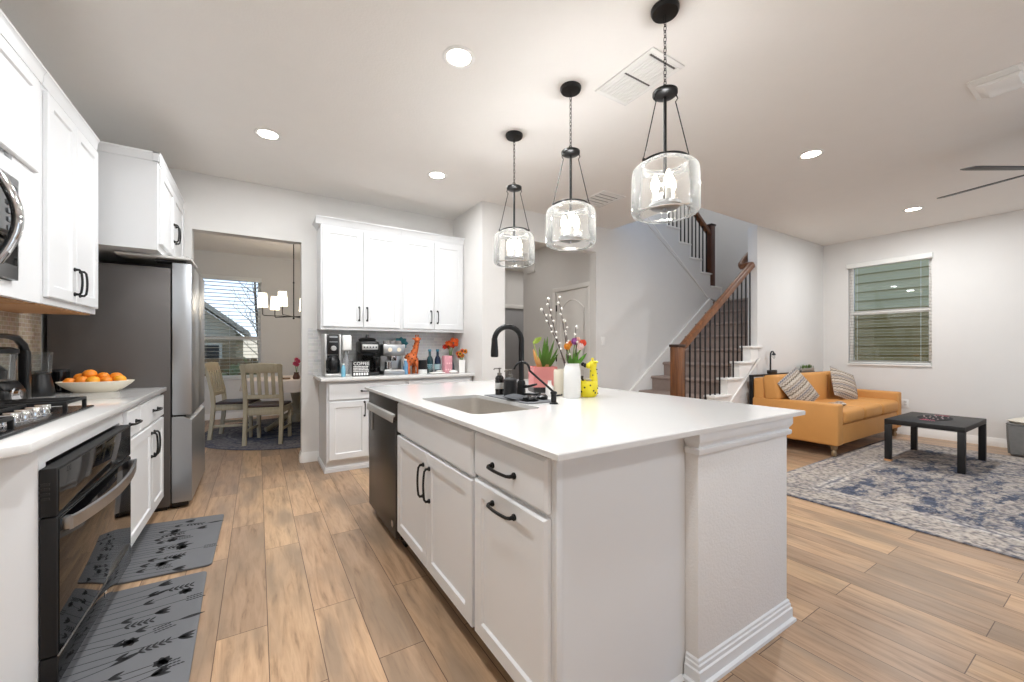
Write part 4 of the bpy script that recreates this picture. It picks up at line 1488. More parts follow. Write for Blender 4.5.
t = thing('kitchen_sink', 'stainless undermount sink in the island worktop', 'sink', (0.955, 1.845, 0.69))
bm = bmesh.new()
zs = [(1.03, TU - 0.0008), (1.0, TU - 0.0008), (0.985, 0.74), (0.96, 0.705), (0.9, 0.695)]
cxs, cys = (SX0 + SX1) / 2, (SY0 + SY1) / 2
rows = [[bm.verts.new((cxs + (x - cxs) * f, cys + (y - cys) * (1 - (1 - f) * 0.6), z)) for x, y in hole] for f, z in zs]
for A, B in zip(rows, rows[1:]):
    for i in range(len(A)):
        j = (i + 1) % len(A)
        bm.faces.new((A[i], A[j], B[j], B[i]))
cv = bm.verts.new((cxs, cys, 0.688))
for i in range(len(rows[-1])):
    bm.faces.new((rows[-1][i], rows[-1][(i + 1) % len(hole)], cv))
bmesh.ops.recalc_face_normals(bm, faces=bm.faces)
bmesh.ops.reverse_faces(bm, faces=bm.faces)
bmesh.ops.solidify(bm, geom=bm.faces[:], thickness=0.0015)
m = MB(); m._add(bm); m.build('basin', SINKS, t)
MB().lathe([(0, 0.692), (0.02, 0.692), (0.04, 0.697), (0.044, 0.697), (0.044, 0.694)], (cxs, cys, 0), 20).build('drain', CHROME, t)

# faucets and the things by the sink
t = thing('kitchen_faucet', 'tall black gooseneck kitchen faucet over the sink', 'faucet', (1.235, 1.92, CT))
FB = Vector((1.262, 1.905, CT))
MB().lathe([(0, 0.0), (0.032, 0.0), (0.032, 0.008), (0.026, 0.014), (0.024, 0.07), (0.024, 0.09), (0.02, 0.10), (0, 0.10)], FB, 24).build('body', BLACKM, t)
dirv = Vector((-0.96, 0.28, 0)).normalized()
pts = [FB + Z_ * 0.09, FB + Z_ * 0.20, FB + Z_ * 0.325]
R_ = 0.078
for i in range(1, 15):
    a = PI - i / 14 * PI * 0.97
    pts.append(FB + Z_ * 0.325 + dirv * (R_ + R_ * math.cos(a)) + Z_ * (R_ * math.sin(a)))
end = pts[-1]
MB().tube(pts, 0.0155, 12).build('spout', BLACKM, t)
MB().tube([end + Z_ * 0.005, end - Z_ * 0.02, end - Z_ * 0.07, end - Z_ * 0.095, end - Z_ * 0.10], [0.0165, 0.018, 0.0215, 0.0215, 0.017], 14).build('spray_head', BLACKP, t)
sd = Vector((0.28, -0.96, 0)).normalized()
MB().tube([FB + Z_ * 0.065, FB + Z_ * 0.07 + sd * 0.05, FB + Z_ * 0.085 + sd * 0.11], [0.012, 0.008, 0.006], 10).build('lever', BLACKM, t)

t = thing('filter_tap', 'small black filtered water tap with a thin curved spout', 'faucet', (1.27, 1.62, CT))
FB = Vector((1.27, 1.62, CT))
MB().lathe([(0, 0.0), (0.022, 0.0), (0.022, 0.006), (0.014, 0.01), (0.014, 0.05), (0.017, 0.052), (0.017, 0.06), (0.01, 0.064), (0, 0.064)], FB, 20).build('body', BLACKM, t)
pts = [FB + Z_ * 0.06, FB + Vector((-0.035, 0.05, 0.11)), FB + Vector((-0.075, 0.105, 0.165))]
for i in range(1, 9):
    a = 0.55 - i / 8 * 2.9
    pts.append(FB + Vector((-0.075, 0.105, 0.165)) + Vector((-0.34, 0.50, 0)).normalized() * (0.045 * (math.sin(0.55) * 0 + (1 - math.cos(i / 8 * PI * 0.9)))) + Z_ * 0.045 * math.sin(i / 8 * PI * 0.95))
MB().tube(pts, 0.0058, 10).build('spout', BLACKM, t)
MB().tube([FB + Z_ * 0.04, FB + Vector((0.04, -0.02, 0.045))], [0.006, 0.004], 8).build('lever', BLACKM, t)

m = MB().prism([(1.145, 1.67), (1.31, 1.67), (1.34, 1.71), (1.34, 2.13), (1.145, 2.13)], 'z', CT + 0.0005, CT + 0.006, bev=0.002)
tag(m.build('sink_mat', GREYMAT), 'grey drip mat round the black faucet behind the sink', 'mat')


def soap(x, y, body, pump, lb, hh, rr):
    t = thing('soap_dispenser', lb, 'soap bottle', (x, y, CT + 0.006), 'soap bottles by the sink')
    z = CT + 0.0062
    MB().lathe([(0, 0), (rr, 0), (rr, hh * 0.86), (rr * 0.8, hh * 0.95), (0.013, hh), (0, hh)], (x, y, z), 22).build('bottle', body, t)
    m = MB().lathe([(0, hh), (0.014, hh), (0.014, hh + 0.014), (0.005, hh + 0.016), (0.005, hh + 0.035), (0.011, hh + 0.037), (0.011, hh + 0.044), (0, hh + 0.046)], (x, y, z), 16)
    m.tube([(x, y, z + hh + 0.04), (x - 0.032, y + 0.006, z + hh + 0.04), (x - 0.036, y + 0.006, z + hh + 0.032)], 0.004, 8)
    m.build('pump', pump, t)
    return t, z


GREYP = mat('pump_grey', (130, 126, 120), 0.3, 0.6)
t, z = soap(1.225, 2.085, mat('dark_glass_bottle', (26, 24, 24), 0.1), GREYP, 'slimmer dark soap bottle farther from the faucet, pale label', 0.115, 0.026)
MB().lathe([(0.0265, 0.035), (0.0268, 0.036), (0.0268, 0.07), (0.0265, 0.071)], (1.225, 2.085, z), 22).build('label_band', mat('label_grey', (190, 190, 186), 0.5), t)
soap(1.245, 1.995, mat('matte_black', (24, 25, 28), 0.6), GREYP, 'squat black soap bottle next to the faucet', 0.108, 0.039)

m = MB()
random.seed(3)
m.cushion((1.185, 1.845, CT + 0.018), (0.13, 0.10, 0.028), 0.5, M=Matrix.Rotation(0.5, 4, 'Z') @ Matrix.Rotation(0.12, 4, 'X'))
tag(m.build('scrub_sponge', mat('charcoal_cloth', (74, 76, 80), 0.9, bump=0.3, bscale=120)), 'grey cleaning cloth lying by the base of the tall faucet', 'cloth')
m = MB()
for i in range(9):
    a = i * 0.7
    m.ball((1.215 + 0.022 * math.cos(a), 1.755 + 0.028 * math.sin(a), CT + 0.016 + 0.003 * (i % 3)), (0.016, 0.018, 0.010), u=10, v=6)
m.lathe([(0, 0), (0.045, 0), (0.05, 0.008), (0.044, 0.008), (0, 0.005)], (1.215, 1.755, CT + 0.0062), 20)
tag(m.build('sink_strainer', BLACKP), 'black sink strainer lying on the grey mat', 'strainer')
t = thing('dish_brush', 'black dish brush lying beside the faucet', 'brush', (1.29, 1.80, CT + 0.01))
MB().tube([(1.26, 1.90, CT + 0.024), (1.29, 1.82, CT + 0.028), (1.30, 1.78, CT + 0.032)], [0.006, 0.008, 0.011], 10).build('handle', BLACKP, t)
MB().lathe([(0, 0), (0.03, 0), (0.032, 0.016), (0.02, 0.026), (0, 0.026)], (1.305, 1.765, CT + 0.0065), 18).build('head', BLACKP, t)

# ------------------------------------------------------------------ things on the island
RV = Vector((0.846, -0.533, 0))      # a horizontal direction used for spreading stems


def pot_box(c, w0, w1, h, z0, t_=0.006):
    """tapered square pot with an open top"""
    bm = bmesh.new()
    R = Matrix.Rotation(-0.35, 4, 'Z')
    def ring(w_, z):
        return [bm.verts.new(R @ Vector((sx_ * w_ / 2, sy_ * w_ / 2, z)) + Vector((c[0], c[1], 0))) for sx_, sy_ in ((-1, -1), (1, -1), (1, 1), (-1, 1))]
    seq = [ring(w0, z0), ring(w1, z0 + h), ring(w1 - 2 * t_, z0 + h), ring(w0 - 2 * t_, z0 + h * 0.75)]
    bm.faces.new(seq[0][::-1])
    for A, B in zip(seq, seq[1:]):
        for i in range(4):
            bm.faces.new((A[i], A[(i + 1) % 4], B[(i + 1) % 4], B[i]))
    bm.faces.new(seq[-1])
    bmesh.ops.recalc_face_normals(bm, faces=bm.faces)
    bmesh.ops.bevel(bm, geom=bm.edges[:], offset=0.004, segments=2, affect='EDGES')
    mb = MB()
    mb._add(bm)
    return mb


t = thing('potted_plant', 'green plant with an orange leaf in a square pink pot', 'plant', (1.57, 2.12, CT))
pot_box((1.57, 2.12), 0.150, 0.155, 0.135, CT + 0.03).build('pot', mat('pink_ceramic', (208, 132, 130), 0.5, var=0.04), t)
pot_box((1.57, 2.12), 0.155, 0.160, 0.035, CT).build('saucer', BLACKP, t)
random.seed(12)
zb = CT + 0.15
specs = [((0.015, 0.00, 0.20), 0.030, 'l'), ((0.04, 0.01, 0.21), 0.022, 'l'), ((-0.01, 0.02, 0.14), 0.024, 'l'), ((0.065, -0.02, 0.19), 0.020, 'l'), ((0.02, -0.03, 0.15), 0.030, 'l'), ((0.085, -0.03, 0.14), 0.018, 'l'), ((0.105, 0.0, 0.10), 0.016, 'l'), ((0.045, -0.03, 0.13), 0.022, 'l'),
         ((-0.045, 0.03, 0.13), 0.03, 'o'), ((-0.03, 0.0, 0.08), 0.024, 'o'), ((0.03, -0.02, 0.06), 0.03, 'o')]
for (dx, dy, dz), wd, k in specs:
    p0 = Vector((1.57 + dx * 0.15, 2.12 + dy * 0.2, zb - 0.03))
    MB().leaf(p0, Vector((1.57, 2.12, zb)) + RV * dx + Vector((0, dy, dz)), wd, 0.012, side=(0.5, 0.8, 0)).build('leaf', LEAF if k == 'l' else mat('orange_leaf', (228, 176, 112), 0.5, var=0.1), t)
MB().leaf(Vector((1.57, 2.12, zb + 0.165)) - RV * 0.062, Vector((1.57, 2.12, zb + 0.205)) - RV * 0.005 + Vector((0, 0, 0.0)), 0.034, -0.01, side=(0.5, 0.8, 0)).build('leaf', LEAFP, t)
MB().tube([(1.565, 2.12, zb - 0.02), Vector((1.57, 2.12, zb + 0.06)) - RV * 0.03, Vector((1.57, 2.12, zb + 0.17)) - RV * 0.06], 0.003, 6).build('stem', LEAFP, t)
MB().box(1.515, 1.625, 2.065, 2.175, CT + 0.125, CT + 0.136).build('soil', mat('soil', (60, 46, 36), 0.95, var=0.2, scale=60), t)

VZ = CT
V1 = (1.525, 1.775)
t = thing('vase', 'tall white vase holding tulips and lighted twigs', 'vase', (V1[0], V1[1], VZ))
MB().lathe([(0, 0), (0.046, 0), (0.050, 0.006), (0.049, 0.15), (0.044, 0.172), (0.040, 0.182), (0.042, 0.196), (0.038, 0.196), (0.036, 0.18), (0.044, 0.15), (0.045, 0.02), (0, 0.015)], (V1[0], V1[1], VZ), 32).build('body', WHITEC, t)
tag(MB().lathe([(0, 0), (0.032, 0), (0.036, 0.006), (0.036, 0.145), (0.033, 0.158), (0.030, 0.158), (0.032, 0.14), (0, 0.02)], (1.51, 1.868, VZ), 28).build('vase', CREAMC), 'plain cream vase partly hidden behind the tall white vase', 'vase')
m = MB().lathe([(0, 0), (0.020, 0), (0.024, 0.01), (0.024, 0.055), (0.012, 0.07), (0.010, 0.088), (0.013, 0.092), (0, 0.092)], (1.455, 1.895, VZ), 20)
tag(m.build('bud_vase', WHITEC), 'tiny white bud vase left of the cream vase', 'vase')

# lighted twigs and tulips: bunches held by the vase
TOP = Vector((V1[0], V1[1], VZ + 0.19))
tw = [((-0.152, 0.03, 0.315), 8, 'twig of white beads leaning farthest left'), ((-0.112, 0.05, 0.38), 9, 'twig of white beads second from the left'), ((-0.078, 0.0, 0.385), 9, 'twig of white beads reaching highest above the vase'),
      ((-0.024, 0.02, 0.25), 6, 'short twig of white beads near the middle'), ((0.020, 0.0, 0.215), 5, 'shortest twig of beads just above the tulips')]
for i, (d, nb, lb) in enumerate(tw):
    tip = TOP + RV * d[0] + Vector((0, d[1], d[2]))
    base = TOP + Vector((0.012 * math.cos(i * 1.5), 0.012 * math.sin(i * 1.5), -0.12))
    t = thing('bead_twig', lb, 'twig', base, 'lighted twigs in the white vase')
    mid = base.lerp(tip, 0.55) + RV * (0.008 * (-1) ** i)
    MB().tube([base, mid, tip], [0.0035, 0.0028, 0.0018], 7).build('stem', mat('dark_twig', (72, 52, 48), 0.7, var=0.2), t)
    for k in range(nb):
        f = 0.48 + 0.52 * k / (nb - 1)
        p = (base.lerp(mid, f / 0.55) if f < 0.55 else mid.lerp(tip, (f - 0.55) / 0.45)) + RV * (0.006 * (-1) ** k)
        if k % 2 == 0 or f > 0.7:
            MB().ball(p, 0.0075 if f < 0.98 else 0.0085, u=10, v=6).build('bead', mat('white_bead', (250, 246, 238), 0.4), t)
TUL = [((-0.028, 0.0, 0.085), (242, 172, 60), 'yellow-orange tulip at the left of the bunch'), ((-0.006, 0.02, 0.10), (238, 150, 70), 'orange tulip in the middle left of the bunch'), ((0.024, 0.015, 0.115), (196, 120, 196), 'purple tulip at the back of the bunch'),
       ((0.034, -0.02, 0.085), (250, 226, 222), 'pale pink tulip in the front of the bunch'), ((0.062, 0.0, 0.105), (240, 110, 78), 'coral red tulip at the right of the bunch'), ((0.05, 0.03, 0.12), (246, 204, 190), 'peach tulip behind the coral one')]
for i, (d, rgb, lb) in enumerate(TUL):
    hd = TOP + RV * d[0] + Vector((0, d[1], d[2]))
    base = TOP + Vector((0.014 * math.cos(i), 0.014 * math.sin(i), -0.10))
    t = thing('tulip', lb, 'flower', base, 'tulips in the white vase')
    MB().tube([base, TOP + (hd - TOP) * 0.3, hd], 0.003, 7).build('stem', LEAF, t)
    petal = mat('tulip_petal_%d' % i, rgb, 0.5, var=0.1, scale=20)
    for k in range(6):
        a = k / 6 * 2 * PI
        o_ = Vector((math.cos(a), math.sin(a), 0))
        m = MB()
        m.leaf(hd - Z_ * 0.004, hd + o_ * 0.010 + Z_ * 0.038, 0.026, -0.006 if k % 2 else -0.008, side=(-o_.y, o_.x, 0) if False else (o_.x, o_.y, 0))
        m.build('petal', petal, t)
    lf = TOP + RV * (d[0] * 1.1) + Vector((0.0, d[1], d[2] * 0.62))
    MB().leaf(TOP + Vector((0, 0, -0.03)), lf + RV * (0.016 * (-1) ** i), 0.024, 0.008, side=(0.5, 0.8, 0)).build('leaf', mat('tulip_leaf', (104, 160, 58), 0.5, var=0.15), t)

# yellow giraffe planter used as a scrubber holder
G = Vector((1.64, 1.77, CT))
YEL = mat('yellow_ceramic', (240, 222, 40), 0.35, var=0.04)
t = thing('giraffe_planter', 'yellow giraffe shaped pot with black spots on the island', 'planter', G)
MB().lathe([(0, 0), (0.044, 0), (0.055, 0.012), (0.060, 0.05), (0.054, 0.09), (0.050, 0.094), (0.046, 0.09), (0.05, 0.05), (0, 0.02)], G, 28).build('pot', YEL, t)
m = MB()
nb = G + RV * 0.028 + Vector((0.0, 0.0, 0.06))
m.tube([nb, nb + RV * 0.006 + Z_ * 0.045, nb + RV * 0.004 + Z_ * 0.09, nb + RV * 0.002 + Z_ * 0.115], [0.032, 0.024, 0.020, 0.019], 14)
m.ball(nb + RV * 0.0 + Z_ * 0.125, (0.026, 0.026, 0.026))
m.ball(nb - RV * 0.022 + Z_ * 0.120, (0.022, 0.018, 0.017))
for g in (-1, 1):
    m.tube([nb + Z_ * 0.145 + Vector((0.01 * g, 0.012 * g, 0)), nb + Z_ * 0.165 + Vector((0.012 * g, 0.014 * g, 0))], [0.005, 0.007], 8)
    m.ball(nb + RV * 0.018 + Z_ * 0.142 + Vector((0.016 * g, 0.022 * g, 0)), (0.012, 0.012, 0.007))
m.build('neck_and_head', YEL, t)
m = MB()
m.ball(nb - RV * 0.043 + Z_ * 0.122, (0.012, 0.013, 0.013))
m.build('nose', BLACKP, t)
m = MB()
rnd = random.Random(4)
for k in range(20):
    a = k * 2.4
    z = 0.02 + 0.055 * ((k * 5) % 9) / 9
    r = 0.0585 - 0.10 * abs(z - 0.05) * 0.9 if True else 0
    m.ball(G + Vector((r * math.cos(a), r * math.sin(a), z)), (0.0055, 0.0055, 0.0055), u=8, v=6)
for k in range(7):
    a = k * 1.9
    m.ball(nb + RV * 0.005 + Vector((0.0215 * math.cos(a), 0.0215 * math.sin(a), 0.05 + 0.008 * k)), 0.004, u=8, v=6)
m.build('spots', BLACKP, t)
m = MB()
m.tube([G + Vector((-0.01, 0, 0.06)), G - RV * 0.035 + Vector((0, 0.01, 0.118))], 0.006, 8)
m.lathe([(0, 0), (0.02, 0), (0.022, 0.015), (0, 0.02)], G - RV * 0.04 + Vector((0, 0.01, 0.105)), 14)
tag(m.build('scrubber', BLACKP), 'black scrubber sticking out of the yellow giraffe pot', 'brush')
m = MB().cushion(G + Vector((-0.005, -0.015, 0.092)), (0.06, 0.035, 0.018), 0.4, M=Matrix.Rotation(0.5, 4, 'Z') @ Matrix.Rotation(0.5, 4, 'Y'))
tag(m.build('sponge', mat('white_sponge', (236, 236, 232), 0.9)), 'small white sponge in the top of the yellow giraffe pot', 'sponge')

# ------------------------------------------------------------------ coffee bar on the back worktop
z = CT
SILV = mat('silver_plastic', (190, 190, 188), 0.3, 0.7)
t = thing('coffee_maker', 'tall silver and black coffee brewer at the left end of the back worktop', 'coffee maker', (0.635, 4.42, z))
MB().box(0.555, 0.715, 4.32, 4.56, z, z + 0.035, 0.015).build('base', SILV, t)
m = MB().box(0.555, 0.585, 4.36, 4.58, z + 0.03, z + 0.43, 0.01).box(0.690, 0.715, 4.36, 4.58, z + 0.03, z + 0.43, 0.01).box(0.56, 0.71, 4.47, 4.58, z + 0.03, z + 0.42, 0.01)
m.build('column', SILV, t)
m = MB().box(0.586, 0.689, 4.33, 4.47, z + 0.225, z + 0.425, 0.012)
fp = m.build('brew_head', BLACKP, t)
MB().lathe([(0, 0), (0.026, 0), (0.026, 0.012), (0.02, 0.018), (0, 0.018)], (0.637, 4.33, z + 0.285), 24, M=Matrix.Rotation(PI / 2, 4, 'X')).build('dial', SILV, fp)
MB().box(0.60, 0.675, 4.326, 4.331, z + 0.345, z + 0.352).box(0.60, 0.675, 4.326, 4.331, z + 0.39, z + 0.405).build('display_line', mat('display_grey', (150, 152, 155), 0.4), fp)
m = MB().lathe([(0, 0.036), (0.062, 0.036), (0.070, 0.05), (0.070, 0.16), (0.055, 0.19), (0.05, 0.212), (0, 0.215)], (0.637, 4.385, z), 28)
cf = m.build('carafe', mat('black_steel', (24, 24, 25), 0.25, 0.4), t)
MB().tube([(0.60, 4.33, z + 0.18), (0.575, 4.29, z + 0.17), (0.572, 4.285, z + 0.09), (0.60, 4.325, z + 0.06)], 0.009, 8).build('handle', BLACKP, cf)

t = thing('soda_maker', 'slim white soda machine right of the silver coffee brewer', 'soda maker', (0.775, 4.5, z))
m = MB().box(0.725, 0.825, 4.42, 4.62, z, z + 0.02, 0.008).box(0.735, 0.815, 4.53, 4.63, z, z + 0.42, 0.02)
m.build('stand', WHITEC, t)
MB().box(0.728, 0.824, 4.40, 4.60, z + 0.26, z + 0.42, 0.02, seg=3).build('head', WHITEC, t)
MB().lathe([(0, 0.021), (0.036, 0.021), (0.038, 0.03), (0.038, 0.17), (0.016, 0.235), (0.016, 0.27), (0, 0.27)], (0.775, 4.46, z), 22).build('bottle', glass('milky_bottle', (0.95, 0.95, 0.97), 0.8, haze=0.5), t)
t = thing('water_bottle', 'small blue bottle beside the silver coffee brewer', 'bottle', (0.722, 4.30, z))
MB().lathe([(0, 0), (0.020, 0), (0.021, 0.006), (0.021, 0.085), (0.012, 0.11), (0.012, 0.118), (0, 0.118)], (0.728, 4.33, z), 20).build('body', mat('blue_plastic', (120, 178, 200), 0.2), t)
MB().lathe([(0, 0.118), (0.013, 0.118), (0.013, 0.132), (0, 0.132)], (0.728, 4.33, z), 16).build('cap', WHITEC, t)


def text_mesh(body, size, depth, M):
    c = bpy.data.curves.new('letters', 'FONT')
    c.body = body
    c.size = size
    c.extrude = depth
    c.align_x = 'CENTER'
    c.align_y = 'CENTER'
    o = bpy.data.objects.new('letters', c)
    COL.objects.link(o)
    dg = bpy.context.evaluated_depsgraph_get()
    dg.update()
    me = bpy.data.meshes.new_from_object(o.evaluated_get(dg))
    bpy.data.objects.remove(o)
    mb = MB()
    me.transform(M)
    mb.bm.from_mesh(me)
    return mb


t = thing('sign_block', 'black block sign with white coffee lettering before the brewers', 'sign', (0.895, 4.29, z))
MB().box(0.805, 0.975, 4.285, 4.315, z, z + 0.155, 0.003).build('board', BLACKP, t)
ST = Matrix.Translation((0.895, 4.2845, 0)) @ Matrix.Rotation(PI / 2, 4, 'X')
text_mesh('COFFEE', 0.045, 0.0008, Matrix.Translation((0.892, 4.2845, z + 0.128)) @ Matrix.Rotation(PI / 2, 4, 'X')).build('lettering', WHITEC, t)
m = MB()
for k, zz_ in enumerate((0.100, 0.084, 0.068, 0.052)):
    x = 0.815
    rnd = random.Random(k)
    while x < 0.955:
        l_ = 0.006 + rnd.random() * 0.006
        m.box(x, min(x + l_, 0.966), 4.2838, 4.2852, z + zz_ - 0.005, z + zz_ + 0.005)
        x += l_ + 0.004
x = 0.815
for k in range(6):
    m.box(x, x + 0.018, 4.2838, 4.2852, z + 0.012, z + 0.038)
    x += 0.025
m.build('small_print_lines', WHITEC, t)

t = thing('coffee_maker', 'black drip coffee maker with a glass jug in the middle of the back worktop', 'coffee maker', (0.99, 4.5, z))
m = MB().box(0.90, 1.09, 4.34, 4.62, z, z + 0.04, 0.015).box(0.90, 1.09, 4.50, 4.62, z + 0.03, z + 0.34, 0.015)
m.build('body', BLACKP, t)
m = MB().box(0.898, 1.092, 4.36, 4.62, z + 0.235, z + 0.36, 0.025, seg=3)
m.lathe([(0.085, 0.36), (0.09, 0.38), (0.07, 0.395), (0.02, 0.40), (0.014, 0.43), (0, 0.435)], (0.995, 4.49, z), 24)
hd = m.build('brew_head', BLACKP, t)
MB().box(0.915, 1.075, 4.352, 4.362, z + 0.27, z + 0.325, 0.006).build('silver_panel', SILV, hd)
m = MB()
for k in range(5):
    m.lathe([(0, 0), (0.008, 0), (0.008, 0.004), (0, 0.004)], (0.935 + k * 0.03, 4.352, z + 0.297), 12, M=Matrix.Rotation(PI / 2, 4, 'X'))
m.build('buttons', BLACKP, hd)
jg = MB().lathe([(0, 0.042), (0.065, 0.042), (0.075, 0.06), (0.075, 0.13), (0.055, 0.18), (0.055, 0.21), (0.052, 0.21), (0.052, 0.18), (0.071, 0.13), (0.071, 0.062), (0, 0.048)], (0.985, 4.42, z), 28).build('jug', glass('dark_jug', (0.35, 0.32, 0.3), 0.9), t)
MB().tube([(1.04, 4.40, z + 0.19), (1.085, 4.37, z + 0.185), (1.09, 4.365, z + 0.10), (1.055, 4.385, z + 0.08)], 0.010, 8).build('handle', BLACKP, jg)

t = thing('espresso_machine', 'silver espresso machine with portafilter on the back worktop', 'espresso machine', (1.23, 4.45, z))
m = MB().box(1.12, 1.345, 4.30, 4.60, z, z + 0.045, 0.008).box(1.12, 1.345, 4.44, 4.60, z + 0.03, z + 0.30, 0.008)
m.build('body', STEEL, t)
m = MB().box(1.115, 1.35, 4.30, 4.60, z + 0.205, z + 0.33, 0.012)
hd = m.build('head', STEEL, t)
MB().lathe([(0, 0), (0.022, 0), (0.022, 0.003), (0, 0.003)], (1.185, 4.299, z + 0.27), 20, M=Matrix.Rotation(PI / 2, 4, 'X')).lathe([(0, 0), (0.022, 0), (0.022, 0.003), (0, 0.003)], (1.28, 4.299, z + 0.27), 20, M=Matrix.Rotation(PI / 2, 4, 'X')).build('gauge', mat('cream_dial', (226, 214, 190), 0.4), hd)
MB().lathe([(0, 0.15), (0.034, 0.15), (0.036, 0.17), (0.036, 0.204), (0, 0.204)], (1.235, 4.37, z), 22).build('portafilter', CHROME, t)
MB().tube([(1.235, 4.34, z + 0.185), (1.225, 4.26, z + 0.17)], [0.009, 0.012], 10).build('portafilter_handle', BLACKP, t)
MB().box(1.13, 1.335, 4.29, 4.43, z + 0.046, z + 0.055, 0.003).build('drip_tray', mat('drip_white', (225, 224, 220), 0.4), t)
MB().tube([(1.325, 4.33, z + 0.21), (1.335, 4.315, z + 0.14), (1.338, 4.31, z + 0.09)], 0.005, 8).build('steam_wand', CHROME, t)
MB().lathe([(0, 0), (0.03, 0), (0.034, 0.02), (0.03, 0.07), (0.034, 0.085), (0.031, 0.085), (0.027, 0.07), (0, 0.006)], (1.185, 4.36, z + 0.056), 20).build('milk_jug', CHROME, t)
for k in range(5):
    lb = ['grey cup on the espresso machine, front left corner', 'grey cup on the espresso machine, front middle', 'grey cup on the espresso machine, front right', 'grey cup on the espresso machine, back left', 'grey cup on the espresso machine, back right'][k]
    tag(MB().lathe([(0.026, 0), (0.037, 0.0), (0.034, 0.034), (0.03, 0.037), (0, 0.037)], (1.17 + (k % 3) * 0.062 + (0.03 if k > 2 else 0), 4.39 + (k // 3) * 0.085, z + 0.3305), 16).build('cup', mat('smoky_cup', (120, 118, 116), 0.2)), lb, 'cup', 'cups on the espresso machine')

t = thing('water_bottle', 'clear blue bottle just right of the espresso machine', 'bottle', (1.365, 4.33, z))
BLU = mat('clear_blue', (104, 150, 186), 0.15)
MB().lathe([(0, 0), (0.026, 0), (0.028, 0.01), (0.026, 0.05), (0.029, 0.08), (0.026, 0.12), (0.014, 0.145), (0.014, 0.152), (0, 0.152)], (1.375, 4.38, z), 22).build('body', BLU, t)
MB().lathe([(0, 0.152), (0.016, 0.152), (0.016, 0.168), (0, 0.168)], (1.375, 4.38, z), 16).build('cap', WHITEC, t)
t = thing('ornament', 'teal flower ornament behind the espresso machine', 'ornament', (1.40, 4.64, z))
TEAL = mat('teal_paper', (66, 146, 160), 0.6, var=0.15)
MB().tube([(1.40, 4.64, z + 0.012), (1.40, 4.64, z + 0.33)], 0.006, 8).lathe([(0, 0), (0.04, 0), (0.04, 0.012), (0, 0.014)], (1.40, 4.64, z), 18).build('stem', TEAL, t)
for k in range(8):
    a = k / 8 * 2 * PI
    MB().leaf((1.40 + 0.01 * math.cos(a), 4.635, z + 0.345 + 0.01 * math.sin(a)), (1.40 + 0.085 * math.cos(a), 4.62, z + 0.345 + 0.075 * math.sin(a)), 0.055, 0.008, side=(0, 1, 0)).build('petal', TEAL, t)

# orange giraffe figure
ORG_F = mat('giraffe_orange', (206, 104, 46), 0.5, var=0.1)
t = thing('giraffe_figure', 'orange spotted toy giraffe sitting on the back worktop', 'figurine', (1.49, 4.52, z))
m = MB()
m.ball((1.485, 4.52, z + 0.16), (0.075, 0.065, 0.075))
m.tube([(1.50, 4.52, z + 0.19), (1.53, 4.51, z + 0.27), (1.545, 4.50, z + 0.35), (1.545, 4.495, z + 0.375)], [0.045, 0.034, 0.027, 0.026], 14)
m.ball((1.545, 4.49, z + 0.385), (0.032, 0.032, 0.030))
m.ball((1.53, 4.46, z + 0.378), (0.022, 0.03, 0.02))
for g in (-1, 1):
    m.tube([(1.545 + 0.013 * g, 4.50, z + 0.41), (1.547 + 0.014 * g, 4.50, z + 0.44)], [0.005, 0.008], 8)
    m.ball((1.545 + 0.036 * g, 4.505, z + 0.395), (0.016, 0.007, 0.010))
    m.tube([(1.485 + 0.045 * g, 4.49, z + 0.14), (1.485 + 0.06 * g, 4.45, z + 0.07), (1.485 + 0.055 * g, 4.44, z + 0.0)], [0.026, 0.021, 0.02], 10)
    m.tube([(1.485 + 0.04 * g, 4.55, z + 0.14), (1.485 + 0.05 * g, 4.57, z + 0.07), (1.485 + 0.05 * g, 4.58, z + 0.0)], [0.028, 0.022, 0.02], 10)
m.build('body', ORG_F, t)
m = MB()
for k in range(26):
    a = k * 2.4
    q = -0.8 + 1.6 * k / 25
    rr = math.sqrt(1 - q * q)
    m.ball((1.485 + 0.074 * rr * math.cos(a), 4.52 + 0.064 * rr * math.sin(a), z + 0.16 + 0.074 * q), (0.010, 0.010, 0.010), u=8, v=6)
for k in range(14):
    a = k * 2.4
    f = k / 14
    m.ball((1.508 + 0.038 * f + (0.037 - 0.01 * f) * math.cos(a), 4.517 - 0.02 * f + (0.037 - 0.01 * f) * math.sin(a), z + 0.215 + 0.15 * f), 0.008, u=8, v=6)
m.build('spots', mat('giraffe_brown', (120, 52, 22), 0.6), t)

